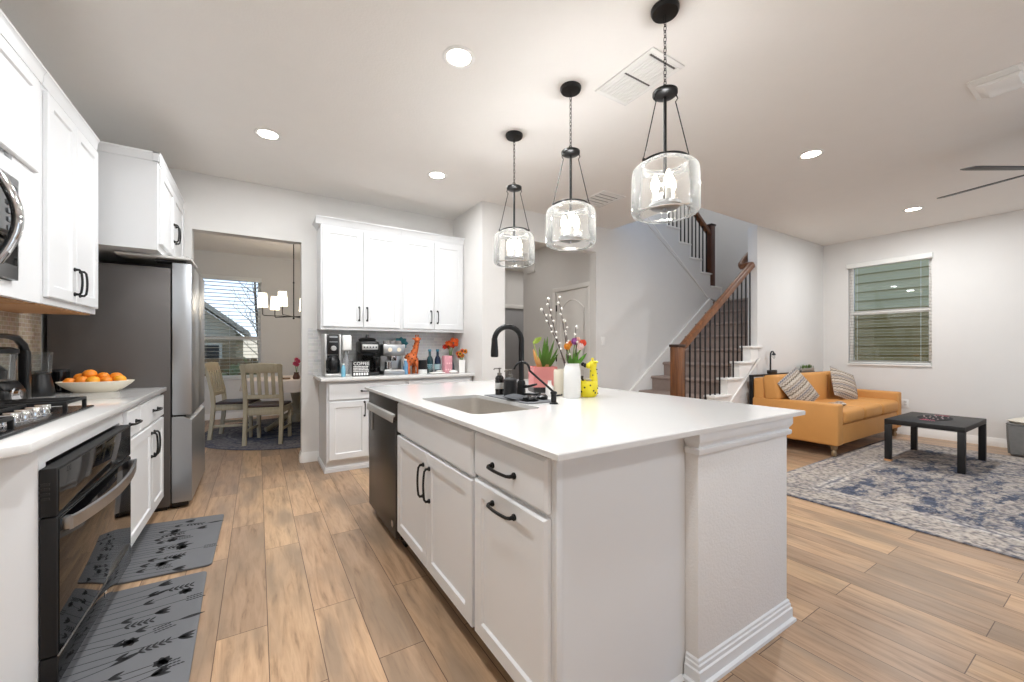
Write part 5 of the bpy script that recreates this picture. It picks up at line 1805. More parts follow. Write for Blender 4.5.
t = thing('candle_jar', 'small glass jar with a black band in front of the toy giraffe', 'jar', (1.565, 4.36, z))
MB().lathe([(0, 0), (0.045, 0), (0.048, 0.006), (0.048, 0.05), (0.044, 0.05), (0.043, 0.01), (0, 0.006)], (1.565, 4.36, z), 24).build('glass_base', mat('frosted_white', (222, 222, 220), 0.3), t)
MB().lathe([(0, 0.051), (0.048, 0.051), (0.05, 0.056), (0.05, 0.15), (0.045, 0.155), (0, 0.155)], (1.565, 4.36, z), 24).build('black_tin', BLACKP, t)
for x, y, lb, c2 in ((1.700, 4.50, 'dark bottle with teal cap, left of the pair by the pink box', (24, 60, 66)), (1.785, 4.47, 'dark bottle with teal cap, touching the pink box side', (22, 36, 60))):
    t = thing('bottle', lb, 'bottle', (x, y, z), 'dark bottles on the back worktop')
    MB().lathe([(0, 0), (0.036, 0), (0.038, 0.006), (0.038, 0.14), (0.030, 0.175), (0.015, 0.20), (0.014, 0.25), (0, 0.25)], (x, y, z), 24).build('body', mat('dark_bottle_%s' % c2[2], c2, 0.1), t)
    MB().lathe([(0, 0.25), (0.018, 0.25), (0.018, 0.275), (0, 0.275)], (x, y, z), 16).build('cap', mat('teal_cap', (54, 120, 140), 0.4), t)
    MB().lathe([(0.0384, 0.04), (0.0388, 0.042), (0.0388, 0.10), (0.0384, 0.102)], (x, y, z), 24).build('label_band', mat('bottle_label', (150, 176, 180), 0.5), t)
tag(MB().lathe([(0, 0), (0.03, 0), (0.034, 0.08), (0.038, 0.10), (0.035, 0.10), (0.03, 0.07), (0, 0.006)], (1.66, 4.40, z), 20).build('glass_tumbler', glass('tumbler_glass', (0.8, 0.9, 0.92), 0.9, haze=0.15)), 'small clear tumbler left of the dark bottles', 'glass')
t = thing('gift_box', 'pink patterned box with a teal dot on the back worktop', 'box', (1.86, 4.40, z))
MB().box(1.83, 1.925, 4.36, 4.46, z, z + 0.20, 0.008).build('box', mat('pink_card', (214, 150, 160), 0.6, var=0.18, scale=30), t)
m = MB()
for k in range(6):
    m.ball((1.845 + 0.013 * k, 4.359, z + 0.04 + 0.024 * ((k * 3) % 6)), (0.007, 0.002, 0.010), u=8, v=6)
m.build('printed_dots', mat('pale_pink', (246, 206, 210), 0.6), t)
t = thing('flower_vase', 'dark vase of orange flowers near the pantry wall', 'vase', (1.955, 4.55, z))
MB().lathe([(0, 0), (0.05, 0), (0.055, 0.01), (0.045, 0.08), (0.03, 0.15), (0.035, 0.20), (0.031, 0.20), (0.027, 0.15), (0, 0.02)], (1.985, 4.56, z), 26).build('vase', mat('smoke_blue_glass', (72, 84, 98), 0.1), t)
rnd = random.Random(8)
for k in range(11):
    a, q = k * 2.4, 0.028 * math.sqrt(k)
    p = Vector((1.985 + q * math.cos(a), 4.54 + q * math.sin(a) * 0.7, z + 0.36 - 0.25 * q + 0.035 * ((k % 3) - 1)))
    col = mat('bloom_orange', (238, 106, 34), 0.6, var=0.15, scale=20) if k % 3 else mat('bloom_red', (214, 62, 36), 0.6, var=0.15)
    m = MB()
    for j in range(7):
        b_ = j / 7 * 2 * PI
        m.leaf(p, p + Vector((0.034 * math.cos(b_), -0.012, 0.034 * math.sin(b_))), 0.024, 0.006, side=(0, 1, 0))
    m.ball(p + Vector((0, -0.006, 0)), 0.008, u=8, v=6)
    m.build('bloom', col, t)
m = MB()
for k in range(5):
    m.tube([(1.985, 4.56, z + 0.10), (1.985 + 0.03 * math.cos(k * 1.3), 4.55 + 0.02 * math.sin(k * 1.3), z + 0.34)], 0.0028, 6)
m.build('stems', LEAF, t)
t = thing('flower_vase', 'white square vase with sunflower bouquet at the right end of the back worktop', 'vase', (2.03, 4.38, z))
pot_box((2.045, 4.36), 0.065, 0.075, 0.15, z).build('vase', WHITEC, t)
for k in range(9):
    a, q = k * 2.4, 0.024 * math.sqrt(k)
    p = Vector((2.025 + q * math.cos(a) * 0.95, 4.345 + q * math.sin(a) * 0.5, z + 0.235 - 0.2 * q + 0.028 * ((k % 3) - 1)))
    m = MB()
    for j in range(8):
        b_ = j / 8 * 2 * PI
        m.leaf(p, p + Vector((0.03 * math.cos(b_), -0.012, 0.03 * math.sin(b_))), 0.018, 0.005, side=(0, 1, 0))
    bl = m.build('bloom', mat('sunflower_yellow', (236, 172, 52), 0.6, var=0.1) if k % 2 else mat('bloom_orange', (238, 106, 34)), t)
    MB().ball(p + Vector((0, -0.008, 0)), (0.012, 0.007, 0.012), u=10, v=6).build('bloom_centre', mat('seed_brown', (74, 44, 30), 0.8), bl)
m = MB()
for k in range(5):
    m.tube([(2.045, 4.36, z + 0.10), (2.03 + 0.03 * math.cos(k * 1.3), 4.35 + 0.015 * math.sin(k * 1.3), z + 0.22)], 0.0028, 6)
m.build('stems', LEAF, t)
m = MB().cushion((1.70, 4.27, z + 0.012), (0.17, 0.09, 0.022), 0.5, M=Matrix.Rotation(0.12, 4, 'Z')).cushion((1.73, 4.275, z + 0.030), (0.09, 0.06, 0.02), 0.5, M=Matrix.Rotation(0.6, 4, 'Z'))
tag(m.build('napkin', mat('white_cloth', (236, 234, 230), 0.9, bump=0.2, bscale=90)), 'crumpled white napkin lying before the dark bottles', 'napkin')
m = MB().cushion((1.90, 4.28, z + 0.020), (0.10, 0.07, 0.038), 0.6, M=Matrix.Rotation(-0.3, 4, 'Z'))
tag(m.build('napkin', mat('white_cloth', (236, 234, 230), 0.9)), 'white cloth ball in front of the pink box', 'cloth')

# ------------------------------------------------------------------ ceiling: pendants, recessed lights, vents, fan


def pendant(y, label, first=None):
    if first:
        return dup(first, (1.67, y, CEIL), label)
    t = thing('pendant_light', label, 'pendant light', (0, 0, 0), 'glass pendants over the island')
    D = lambda zz: zz - CEIL
    MB().lathe([(0, 0), (0.066, 0), (0.066, -0.012), (0.06, -0.024), (0.02, -0.028), (0, -0.028)], (0, 0, 0), 32).build('canopy', BLACKM, t, True)
    m = MB()
    zt, zb_ = -0.028, D(2.465)
    n = 13
    for i in range(n):
        zc = zt + (zb_ - zt) * (i + 0.5) / n
        hl = (zt - zb_) / n * 0.72
        pts = []
        for k in range(12):
            a = k / 12 * 2 * PI
            u_, v_ = 0.0068 * math.cos(a), hl * math.sin(a)
            pts.append((u_, 0, zc + v_) if i % 2 else (0, u_, zc + v_))
        m.tube(pts, 0.0018, 6, closed=True)
    m.build('chain', BLACKM, t, True)
    MB().lathe([(0, D(2.455)), (0.012, D(2.452)), (0.05, D(2.442)), (0.058, D(2.437)), (0.058, D(2.424)), (0.05, D(2.418)), (0.014, D(2.412)), (0, D(2.41))], (0, 0, 0), 28).tube([(0.012 * math.cos(a), 0, D(2.462) + 0.012 * math.sin(a)) for a in [k / 12 * 2 * PI for k in range(12)]], 0.0025, 6, closed=True).build('hub', BLACKM, t, True)
    MB().tube([(0, 0, D(2.412)), (0, 0, D(1.88))], 0.008, 10).build('stem', BLACKM, t, True)
    a0 = -math.radians(32.2)
    m = MB()
    m.tube([(0.108 * math.cos(k / 40 * 2 * PI), 0.108 * math.sin(k / 40 * 2 * PI), D(2.096)) for k in range(40)], 0.0055, 8, closed=True)
    rg = m.build('ring', BLACKM, t, True)
    for a in (a0 - 0.2, a0 + PI + 0.2):
        ca, sa = math.cos(a), math.sin(a)
        m = MB().tube([(0.05 * ca, 0.05 * sa, D(2.42)), (0.058 * ca, 0.058 * sa, D(2.40)), (0.048 * ca, 0.048 * sa, D(2.385)), (0.052 * ca, 0.052 * sa, D(2.37)), (0.110 * ca, 0.110 * sa, D(2.118)), (0.120 * ca, 0.120 * sa, D(2.098)), (0.110 * ca, 0.110 * sa, D(2.083))], 0.0026, 7)
        m.ball((0.112 * ca, 0.112 * sa, D(2.098)), 0.009, u=10, v=6)
        m.build('hanging_rod', BLACKM, t, True)
    prof = [(0.098, 2.135), (0.099, 2.120), (0.104, 2.112), (0.124, 2.106), (0.140, 2.096), (0.149, 2.080), (0.152, 2.055), (0.153, 1.95), (0.154, 1.86), (0.153, 1.842), (0.147, 1.829), (0.137, 1.822), (0.130, 1.8215), (0.130, 1.8245), (0.1365, 1.8255), (0.1445, 1.832), (0.1498, 1.844), (0.1505, 1.86), (0.1495, 1.95), (0.1485, 2.055), (0.146, 2.077), (0.138, 2.0925), (0.123, 2.1025), (0.102, 2.108), (0.095, 2.119), (0.094, 2.135)]
    MB().lathe([(r * 1.03, D(1.843 + (q - 1.8215) * 0.826)) for r, q in prof], (0, 0, 0), 44).build('glass_shade', PGLASS, t, True)
    MB().lathe([(0, D(1.872)), (0.06, D(1.874)), (0.074, D(1.884)), (0.074, D(1.896)), (0.06, D(1.892)), (0.012, D(1.90)), (0, D(1.90))], (0, 0, 0), 28).lathe([(0, D(1.855)), (0.008, D(1.858)), (0.008, D(1.874)), (0, D(1.875))], (0, 0, 0), 12).build('lamp_plate', STEEL, t, True)
    for k in range(3):
        a = a0 + 0.5 + k * 2 * PI / 3
        cx_, cy_ = 0.046 * math.cos(a), 0.046 * math.sin(a)
        so = MB().lathe([(0, D(1.893)), (0.0145, D(1.893)), (0.0145, D(1.955)), (0, D(1.956))], (cx_, cy_, 0), 14).build('candle_sleeve', mat('pale_sleeve', (206, 204, 198), 0.4), t, True)
        MB().lathe([(0, D(1.956)), (0.009, D(1.957)), (0.020, D(1.985)), (0.018, D(2.01)), (0.006, D(2.04)), (0, D(2.045))], (cx_, cy_, 0), 16).build('bulb', BULB, so, True)
    t.location = (1.67, y, CEIL)
    return t


p1 = pendant(1.261, 'largest and nearest glass drum pendant over the near end of the island')
pendant(1.958, 'middle glass drum pendant of the row over the island', p1)
pendant(2.62, 'smallest, farthest glass drum pendant over the far end of the island', p1)

LBL = ['bright round recessed ceiling light above the sink side of the island', 'round recessed ceiling light nearest the refrigerator cabinet', 'round recessed ceiling light before the back wall cabinets, right of the other', 'round recessed ceiling light right of the nearest pendant', 'round recessed ceiling light by the ceiling fan and living room window']
can0 = None
for (x, y), lb in zip(CANS_SEEN, LBL):
    if can0 is None:
        can0 = thing('recessed_light', lb, 'ceiling light', (0, 0, 0), 'recessed ceiling lights')
        MB().lathe([(0.068, -0.001), (0.090, -0.001), (0.092, -0.004), (0.088, -0.007), (0.072, -0.008), (0.067, -0.005)], (0, 0, 0), 36).build('trim_ring', WHITEC, can0, True)
        MB().lathe([(0, -0.003), (0.066, -0.003), (0.066, -0.0015), (0, -0.0015)], (0, 0, 0), 32).build('lens', CANLENS, can0, True)
        can0.location = (x, y, CEIL)
    else:
        dup(can0, (x, y, CEIL), lb)


def vent(x0, x1, y0, y1, label, along='y', gaps=False, n=10):
    t = thing('ceiling_vent', label, 'vent', ((x0 + x1) / 2, (y0 + y1) / 2, CEIL))
    f = 0.028
    m = MB()
    for a, b_, c_, d_ in ((x0, x1, y0, y0 + f), (x0, x1, y1 - f, y1), (x0, x0 + f, y0 + f, y1 - f), (x1 - f, x1, y0 + f, y1 - f)):
        m.box(a, b_, c_, d_, CEIL - 0.009, CEIL - 0.0005, 0.003)
    m.build('frame', WHITEC, t)
    MB().box(x0 + f, x1 - f, y0 + f, y1 - f, CEIL - 0.002, CEIL - 0.0008).build('backing', mat('vent_dark', (96, 94, 92) if gaps else (150, 148, 145), 0.8), t)
    for k in range(n):
        if along == 'y':
            xa = x0 + f + (x1 - x0 - 2 * f) * (k + 0.03) / n
            xb = x0 + f + (x1 - x0 - 2 * f) * (k + 0.84) / n
            m = MB()
            L_ = y1 - y0 - 2 * f
            segs = ((0, 1),) if not gaps else ((0.06, 0.48), (0.52, 1.0))
            for s0, s1 in segs:
                m.box(xa, xb, y0 + f + L_ * s0, y0 + f + L_ * s1, CEIL - 0.008, CEIL - 0.004)
            if gaps:
                m.box(xa, xb, y0 + f, y0 + f + L_ * 0.02, CEIL - 0.008, CEIL - 0.004)
        else:
            ya = y0 + f + (y1 - y0 - 2 * f) * (k + 0.08) / n
            yb = y0 + f + (y1 - y0 - 2 * f) * (k + 0.80) / n
            m = MB().box(x0 + f, x1 - f, ya, yb, CEIL - 0.008, CEIL - 0.004)
        m.build('louvre', WHITEC, t)


vent(1.82, 2.10, 1.45, 1.90, 'white ceiling vent behind the chain of the nearest pendant', 'y', True)
vent(3.03, 3.36, 3.03, 3.42, 'square white ceiling vent near the stairwell, right of the middle pendant', 'x', False, 5)
t = thing('ceiling_vent', 'white box register on the ceiling at the right edge', 'vent', (3.9, 0.5, CEIL))
MB().box(3.71, 4.02, 0.40, 0.62, CEIL - 0.008, CEIL - 0.0005, 0.003).build('frame', WHITEC, t)
m = MB().prism([(0.425, CEIL - 0.03), (0.56, CEIL - 0.03), (0.60, CEIL - 0.008), (0.41, CEIL - 0.008)], 'x', 3.79, 4.0, bev=0.003)
m.build('deflector', WHITEC, t)
m = MB()
for k in range(4):
    m.box(3.725 + k * 0.015, 3.733 + k * 0.015, 0.42, 0.60, CEIL - 0.012, CEIL - 0.008, 0.001)
m.build('louvre', WHITEC, t)

HB = Vector((4.851, 0.396, 2.5))
t = thing('ceiling_fan', 'dark ceiling fan whose blades enter at the right edge', 'ceiling fan', HB)
MB().lathe([(0, 0.34), (0.065, 0.34), (0.062, 0.30), (0.03, 0.27), (0, 0.27)], HB, 24).build('canopy', BLACKM, t)
MB().tube([HB + Z_ * 0.29, HB + Z_ * 0.08], 0.012, 10).build('downrod', BLACKM, t)
MB().lathe([(0, 0.09), (0.05, 0.085), (0.10, 0.05), (0.11, 0.0), (0.09, -0.04), (0.04, -0.06), (0, -0.06)], HB, 28).build('motor', BLACKM, t)
FANB = mat('fan_blade_dark', (58, 58, 56), 0.5)
for k in range(5):
    a = math.atan2(0.718 - HB.y, 4.335 - HB.x) - k * 2 * PI / 5
    Mx = Matrix.Translation(HB) @ Matrix.Rotation(a, 4, 'Z') @ Matrix.Rotation(-0.21, 4, 'X')
    pts = [(0.09, -0.03), (0.20, -0.055), (0.56, -0.068), (0.605, -0.05), (0.612, 0.0), (0.605, 0.05), (0.56, 0.06), (0.20, 0.05), (0.09, 0.03)]
    MB().prism(pts, 'z', -0.004, 0.004, bev=0.0015, M=Mx).build('blade', FANB, t)

# ------------------------------------------------------------------ living room
oriental = oriental_rug('distressed_rug', 0, 0, 1.70, 1.60)
m = MB().box(3.65, 7.05, -1.32, 1.88, 0.0005, 0.011, 0.003)
ro = m.build('area_rug', oriental)
tag(ro, 'large distressed grey and navy rug under the coffee table', 'rug')

t = thing('sofa', 'mustard orange three-seat sofa below the living room window', 'sofa', (6.35, 2.25, 0))
SX_0, SX_1, SY_0, SY_1 = 5.30, 7.38, 1.815, 2.69
m = MB().box(SX_0 + 0.01, SX_1 - 0.01, SY_0 + 0.012, SY_1, 0.135, 0.355, 0.02)
m.build('base', SOFAM, t)
for x0, x1 in ((SX_0, SX_0 + 0.15), (SX_1 - 0.15, SX_1)):
    MB().box(x0, x1, SY_0, SY_1 + 0.02, 0.135, 0.588 if x0 == SX_0 else 0.615, 0.022, seg=3).build('armrest', SOFAM, t)
MB().box(SX_0 + 0.02, SX_1 - 0.02, SY_1 - 0.12, SY_1 + 0.02, 0.30, 0.83, 0.03, seg=3).build('back_frame', SOFAM, t)
wd = (SX_1 - SX_0 - 0.30) / 3
for k in range(3):
    x0 = SX_0 + 0.15 + wd * k
    MB().box(x0 + 0.003, x0 + wd - 0.003, SY_0 - 0.012, SY_1 - 0.24, 0.355, 0.515, 0.05, seg=4).build('seat_cushion', SOFAM, t)
bx = [(SX_0 + 0.0, SX_0 + 0.62), (SX_0 + 0.625, SX_0 + 1.42), (SX_0 + 1.425, SX_1 - 0.10)]
for x0, x1 in bx:
    Mx = Matrix.Translation(((x0 + x1) / 2, SY_1 - 0.205, 0.67)) @ Matrix.Rotation(-0.10, 4, 'X')
    MB().box(-(x1 - x0) / 2, (x1 - x0) / 2, -0.085, 0.10, -0.11 if x0 == SX_0 else -0.21, 0.205, 0.05, seg=4, M=Mx).build('back_cushion', SOFAM, t)
for x in (SX_0 + 0.07, SX_1 - 0.07):
    for y in (SY_0 + 0.06, SY_1 - 0.05):
        lg = MB().lathe([(0, 0.0), (0.020, 0.002), (0.026, 0.02), (0.026, 0.05), (0.018, 0.066), (0.03, 0.08), (0.034, 0.135), (0, 0.1355)], (x, y, 0.011 if y < 1.9 else 0), 18)
        lg.build('leg', mat('brass_leg', (150, 126, 96), 0.35, 0.6), t)
m = MB()
for x0 in (SX_0 + 0.15, SX_0 + 0.15 + wd, SX_0 + 0.15 + 2 * wd):
    m.tube([(x0 + 0.03, SY_0 - 0.009, 0.40), (x0 + wd - 0.03, SY_0 - 0.009, 0.40)], 0.004, 6)
m.build('piping', mat('mustard_piping', (196, 136, 58), 0.7), t)


def pillow(label, c, size, rz, lean, roll):
    R = Matrix.Translation(c) @ Matrix.Rotation(rz, 4, 'Z') @ Matrix.Rotation(PI / 2 - lean, 4, 'X') @ Matrix.Rotation(roll, 4, 'Z')
    mb = MB().cushion((0, 0, 0), (size, size, 0.15), 0.55, edge=5.0)
    o = mb.build('throw_pillow', CUSH, local=True)
    o.matrix_world = R
    ORG[o.name] = Vector(c)
    tag(o, label, 'pillow', 'patterned throw pillows')
    # pattern bands run across the pillow, so its own axes carry the stripes
    for v in o.data.vertices:
        v.co = Vector((v.co.x, v.co.z, v.co.y))
    o.matrix_world = R @ Matrix(((1, 0, 0, 0), (0, 0, 1, 0), (0, 1, 0, 0), (0, 0, 0, 1)))
    o.data.flip_normals()
    return o


pillow('striped woven throw pillow at the left end of the sofa, tipped on a corner', (5.57, 2.30, 0.70), 0.43, -0.30, 0.40, 0.50)
pillow('striped woven throw pillow leaning toward the right end of the sofa', (6.80, 2.26, 0.705), 0.43, -0.22, 0.38, -0.35)
m = MB().cushion((5.75, 2.02, 0.535), (0.22, 0.14, 0.05), 0.5, M=Matrix.Rotation(-0.3, 4, 'Z')).cushion((5.84, 1.98, 0.545), (0.12, 0.10, 0.06), 0.5, M=Matrix.Rotation(0.6, 4, 'Z'))
tag(m.build('throw_blanket', CUSH), 'small bunched patterned cloth on the sofa seat before the left pillow', 'cloth')

t = thing('console_table', 'narrow black console table behind the sofa', 'table', (6.2, 2.742, 0))
MB().box(5.33, 7.10, 2.718, 2.766, 0.835, 0.862, 0.003).build('table_top', BLACKP, t)
for x in (5.335, 7.06):
    for y in (2.719, 2.744):
        MB().box(x, x + 0.03, y, y + 0.02, 0, 0.835, 0.002).build('leg', BLACKP, t)
t = thing('desk_lamp', 'small black arched lamp on the console behind the sofa', 'lamp', (5.84, 2.742, 0.862))
MB().box(5.78, 5.97, 2.72, 2.765, 0.8625, 0.91, 0.006).build('base', BLACKP, t)
MB().tube([(5.83, 2.742, 0.90), (5.83, 2.742, 1.08), (5.835, 2.742, 1.13), (5.855, 2.742, 1.155), (5.89, 2.742, 1.16), (5.915, 2.742, 1.145), (5.92, 2.742, 1.12)], 0.010, 10).build('arm', BLACKM, t)
MB().lathe([(0, 0.02), (0.016, 0.018), (0.026, -0.01), (0.024, -0.012), (0, -0.004)], (5.92, 2.742, 1.12), 18).build('shade', BLACKM, t)
MB().lathe([(0, -0.012), (0.012, -0.015), (0.017, -0.035), (0.01, -0.055), (0, -0.06)], (5.92, 2.742, 1.12), 14).build('bulb', glass('lamp_bulb_glass', (0.95, 0.95, 0.95), 0.9, haze=0.2), t)
t = thing('planter_box', 'long low planter with green plants on the console behind the sofa', 'planter', (6.95, 2.742, 0.862))
MB().box(6.72, 7.09, 2.72, 2.765, 0.8625, 0.91, 0.004).build('box', mat('planter_grey', (150, 146, 138), 0.6), t)
m = MB()
rnd = random.Random(2)
for k in range(40):
    x, y = 6.735 + 0.34 * rnd.random(), 2.725 + 0.035 * rnd.random()
    m.leaf((x, y, 0.905), (x + 0.03 * (rnd.random() - 0.5), y - 0.01 * rnd.random(), 0.94 + 0.03 * rnd.random()), 0.022, 0.004, side=(0, 1, 0))
m.build('greenery', LEAF, t)

t = thing('coffee_table', 'low black coffee table with square legs on the rug', 'table', (6.10, 1.235, 0.011))
TX0, TX1, TY0, TY1 = 5.635, 6.555, 0.945, 1.525
MB().box(TX0, TX1, TY0, TY1, 0.402, 0.452, 0.003).build('table_top', mat('black_laminate', (17, 16, 16), 0.5, var=0.1), t)
for x0 in (TX0, TX1 - 0.052):
    for y0 in (TY0, TY1 - 0.052):
        lg = MB().box(x0, x0 + 0.052, y0, y0 + 0.052, 0.011, 0.402, 0.002).build('leg', mat('black_laminate', (0, 0, 0)), t)
        if x0 == TX0 and y0 > 1.2:
            MB().box(x0 - 0.0015, x0 + 0.0535, y0 - 0.0015, y0 + 0.0535, 0.0112, 0.03).build('foot_cap', WOODU, lg)
MB().box(TX1 - 0.0, TX1 + 0.002, TY0 + 0.30, TY0 + 0.33, 0.36, 0.40, 0.001).build('paper_tag', WHITEC, t)
t = thing('table_runner', 'oval dark beaded mat with pink ends on the coffee table', 'mat', (6.15, 1.25, 0.452))
MB().lathe([(0, 0.0004), (0.17, 0.0004), (0.175, 0.003), (0.165, 0.006), (0, 0.005)], (6.15, 1.25, 0.452), 36, sx=1.25, sy=0.75).build('mat', mat('charcoal_weave', (34, 32, 34), 0.9, bump=0.4, bscale=180), t)
m = MB()
for k in range(14):
    a = k * 2.4
    q_ = math.sqrt((k + 1) / 15)
    m.ball((6.15 + 0.19 * q_ * math.cos(a), 1.25 + 0.112 * q_ * math.sin(a), 0.4585), 0.008, u=8, v=6)
m.build('beads', mat('pale_bead', (168, 150, 150), 0.5), t)
m = MB()
for sx_ in (-1, 1):
    for k in range(7):
        m.tube([(6.15 + 0.22 * sx_, 1.25 + (k - 3) * 0.012, 0.457), (6.15 + 0.285 * sx_, 1.25 + (k - 3) * 0.018, 0.455)], 0.003, 6)
m.build('tassel', mat('pink_thread', (196, 110, 124), 0.8), t)

t = thing('storage_basket', 'grey woven basket with a pale blanket at the right edge', 'basket', (7.3, 0.62, 0.011))
pts = [(7.06, 0.30), (7.56, 0.30), (7.56, 0.88), (7.06, 0.88)]
bm = bmesh.new()
def ring(ins, z_):
    return [bm.verts.new((x + (ins if x < 7.2 else -ins), y + (ins if y < 0.6 else -ins), z_)) for x, y in pts]
sq = [ring(0.014, 0.012), ring(0.004, 0.20), ring(0.0, 0.365), ring(0.018, 0.365), ring(0.03, 0.10)]
bm.faces.new(sq[0][::-1])
for A, B in zip(sq, sq[1:]):
    for i in range(4):
        bm.faces.new((A[i], A[(i + 1) % 4], B[(i + 1) % 4], B[i]))
bm.faces.new(sq[-1])
bmesh.ops.recalc_face_normals(bm, faces=bm.faces)
bmesh.ops.bevel(bm, geom=bm.edges[:], offset=0.02, segments=3, affect='EDGES')
m = MB(); m._add(bm)
m.build('body', mat('grey_felt', (128, 126, 122), 0.95, var=0.18, scale=40, bump=0.4, bscale=150), t)
for y in (0.36, 0.86):
    pass
m = MB().tube([(7.048, 0.52, 0.29), (7.03, 0.54, 0.25), (7.03, 0.68, 0.25), (7.048, 0.70, 0.29)], 0.012, 8)
m.build('handle', mat('dark_strap', (46, 44, 44), 0.7), t)
rnd = random.Random(6)
m = MB()
for k in range(7):
    m.cushion((7.22 + 0.06 * (k % 3) * 1.6, 0.46 + 0.12 * (k // 3) * 1.2, 0.355 + 0.02 * rnd.random()), (0.24, 0.20, 0.12), 0.6, M=Matrix.Rotation(rnd.random() * 3, 4, 'Z') @ Matrix.Rotation(0.4 * (rnd.random() - 0.5), 4, 'X'))
tag(m.build('blanket', mat('fluffy_cream', (222, 216, 202), 0.95, bump=0.6, bscale=120)), 'fluffy cream blanket heaped in the grey basket', 'blanket')

for nm, lb, fn in (('wall_outlet', 'white outlet plate on the window wall beside the sofa arm', lambda mb: mb.box(XW - 0.006, XW, 1.81, 1.885, 0.375, 0.49, 0.002)),
                   ('light_switch', 'white light switch plate on the grey wall by the stairs', lambda mb: mb.box(3.915, 3.995, YG - 0.006, YG, 1.24, 1.36, 0.002)),
                   ('door_chime', 'small white chime box high on the hall wall', lambda mb: mb.box(HX - 0.045, HX, 5.46, 5.70, 2.47, 2.60, 0.008))):
    m = MB()
    fn(m)
    o = thing(nm, lb, nm.split('_')[-1], (3.955, YG, 1.24) if nm == 'light_switch' else ((XW, 1.85, 0.375) if nm == 'wall_outlet' else (HX, 5.58, 2.47)))
    m.build('cover_plate', WHITEC, o)
    if nm == 'wall_outlet':
        for zz_ in (0.405, 0.445):
            MB().box(XW - 0.0075, XW - 0.005, 1.832, 1.863, zz_, zz_ + 0.028, 0.001).build('socket', mat('socket_grey', (206, 204, 200), 0.4), o)
    elif nm == 'light_switch':
        for xx in (3.925, 3.958):
            MB().box(xx, xx + 0.026, YG - 0.0095, YG - 0.005, 1.272, 1.328, 0.002).build('rocker', WHITEC, o)
    else:
        MB().box(HX - 0.047, HX - 0.044, 5.49, 5.67, 2.488, 2.494).build('grille_slot', mat('socket_grey', (0, 0, 0)), o)

# ------------------------------------------------------------------ stairs
RISE, RUN, NX3 = 0.200, 0.268, 4.633
nose = lambda k: NX3 + RUN * (k - 3)
SN, SFAR = 2.90, YG - 0.001
t = thing('staircase', 'carpeted brown stair flight rising to the right along the grey wall', 'staircase', (5.3, 3.4, 0))
for k in range(1, 11):
    x0 = nose(k)
    x1 = nose(k + 1) + 0.02 if k < 10 else XW - 0.002
    zt = RISE * k
    m = MB()
    m.prism([(x0 + 0.03, max(0.0, zt - RISE - 0.002)), (x0 + 0.03, zt - 0.045), (x0 + 0.008, zt - 0.04), (x0, zt - 0.022), (x0 + 0.008, zt - 0.006), (x0 + 0.025, zt), (x1, zt), (x1, max(0.0, zt - RISE - 0.002))], 'y', SN + (0 if k < 7 else YL + 0.127 - SN), SFAR - 0.024 if k < 10 else YS - 0.001)
    m.build('carpeted_step', CARPET, t)
# white skirt board on the grey wall side
sl = RISE / RUN
zl = lambda x: 0.645 + sl * (x - 4.633) + 0.06
m = MB().prism([(nose(1) - 0.18, 0.0), (nose(1) - 0.18, 0.15), (nose(1) - 0.05, zl(nose(1) - 0.05)), (6.40, zl(6.40)), (6.40, zl(6.40) - 0.5), (nose(3), 0.0)], 'y', YG - 0.024, YG - 0.001)
m.build('skirt_board', TRIMW, t)
m = MB().prism([(nose(1) - 0.05, zl(nose(1) - 0.05)), (6.40, zl(6.40)), (6.40, zl(6.40) + 0.022), (nose(1) - 0.05, zl(nose(1) - 0.05) + 0.022)], 'y', YG - 0.032, YG - 0.001)
m.build('skirt_cap', TRIMW, t)
# near stringer with stepped white tread ends
pts = [(nose(1), 0)]
for k in range(1, 7):
    pts += [(nose(k), RISE * (k - 1)), (nose(k), RISE * k + 0.005)]
pts += [(5.625, RISE * 6 + 0.005), (5.625, 1.09), (5.0, 0.56), (4.36, 0.0)]
q = [pts[0]]
for p in pts[1:]:
    if abs(p[0] - q[-1][0]) > 1e-6 or abs(p[1] - q[-1][1]) > 1e-6:
        q.append(p)
MB().prism(q, 'y', YL - 0.012, SN - 0.002).build('stringer', TRIMW, t)
MB().prism([(5.66, 1.06), (5.0, 0.555), (4.36, 0.0), (4.335, 0.0), (5.0, 0.575), (5.66, 1.08)], 'y', YL - 0.024, YL - 0.010).build('stringer_moulding', TRIMW, t)
for k in range(1, 7):
    zt = RISE * k
    m = MB().box(nose(k) - 0.03, nose(k + 1) + (0.06 if k < 6 else 0.0), YL - 0.036, SN + 0.03, zt + 0.006, zt + 0.034, 0.008)
    m.build('tread_end', TRIMW, t)
# upper flight: carpeted steps behind an open stepped stringer
un = lambda j: 6.73 - 0.29 * (j - 1)
uz = lambda j: 2.02 + 0.208 * j
for j in range(1, 9):
    m = MB().box(un(j) - 0.31, un(j), YG + 0.125, YS - 0.002, uz(j) - 0.208, uz(j), 0.012)
    m.build('carpeted_step', CARPET, t)
pts = [(un(1) + 0.0, uz(0) - 0.0)]
for j in range(1, 9):
    pts += [(un(j), uz(j - 1)), (un(j), uz(j))]
pts += [(un(9), uz(8)), (un(9) - 0.02, uz(8) - 0.36), (6.36, 2.06), (6.62, 2.0)]
q = [pts[0]]
for p in pts[1:]:
    if abs(p[0] - q[-1][0]) > 1e-6 or abs(p[1] - q[-1][1]) > 1e-6:
        q.append(p)
MB().prism(q, 'y', YG - 0.012, YG + 0.122).build('upper_stringer', WALL, t)
slu = 0.208 / 0.29
m = MB().prism([(6.36, 2.035), (4.50, 2.035 + 1.86 * slu), (4.50, 2.058 + 1.86 * slu), (6.36, 2.062)], 'y', YG - 0.022, YG)
m.build('upper_stringer_moulding', TRIMW, t)
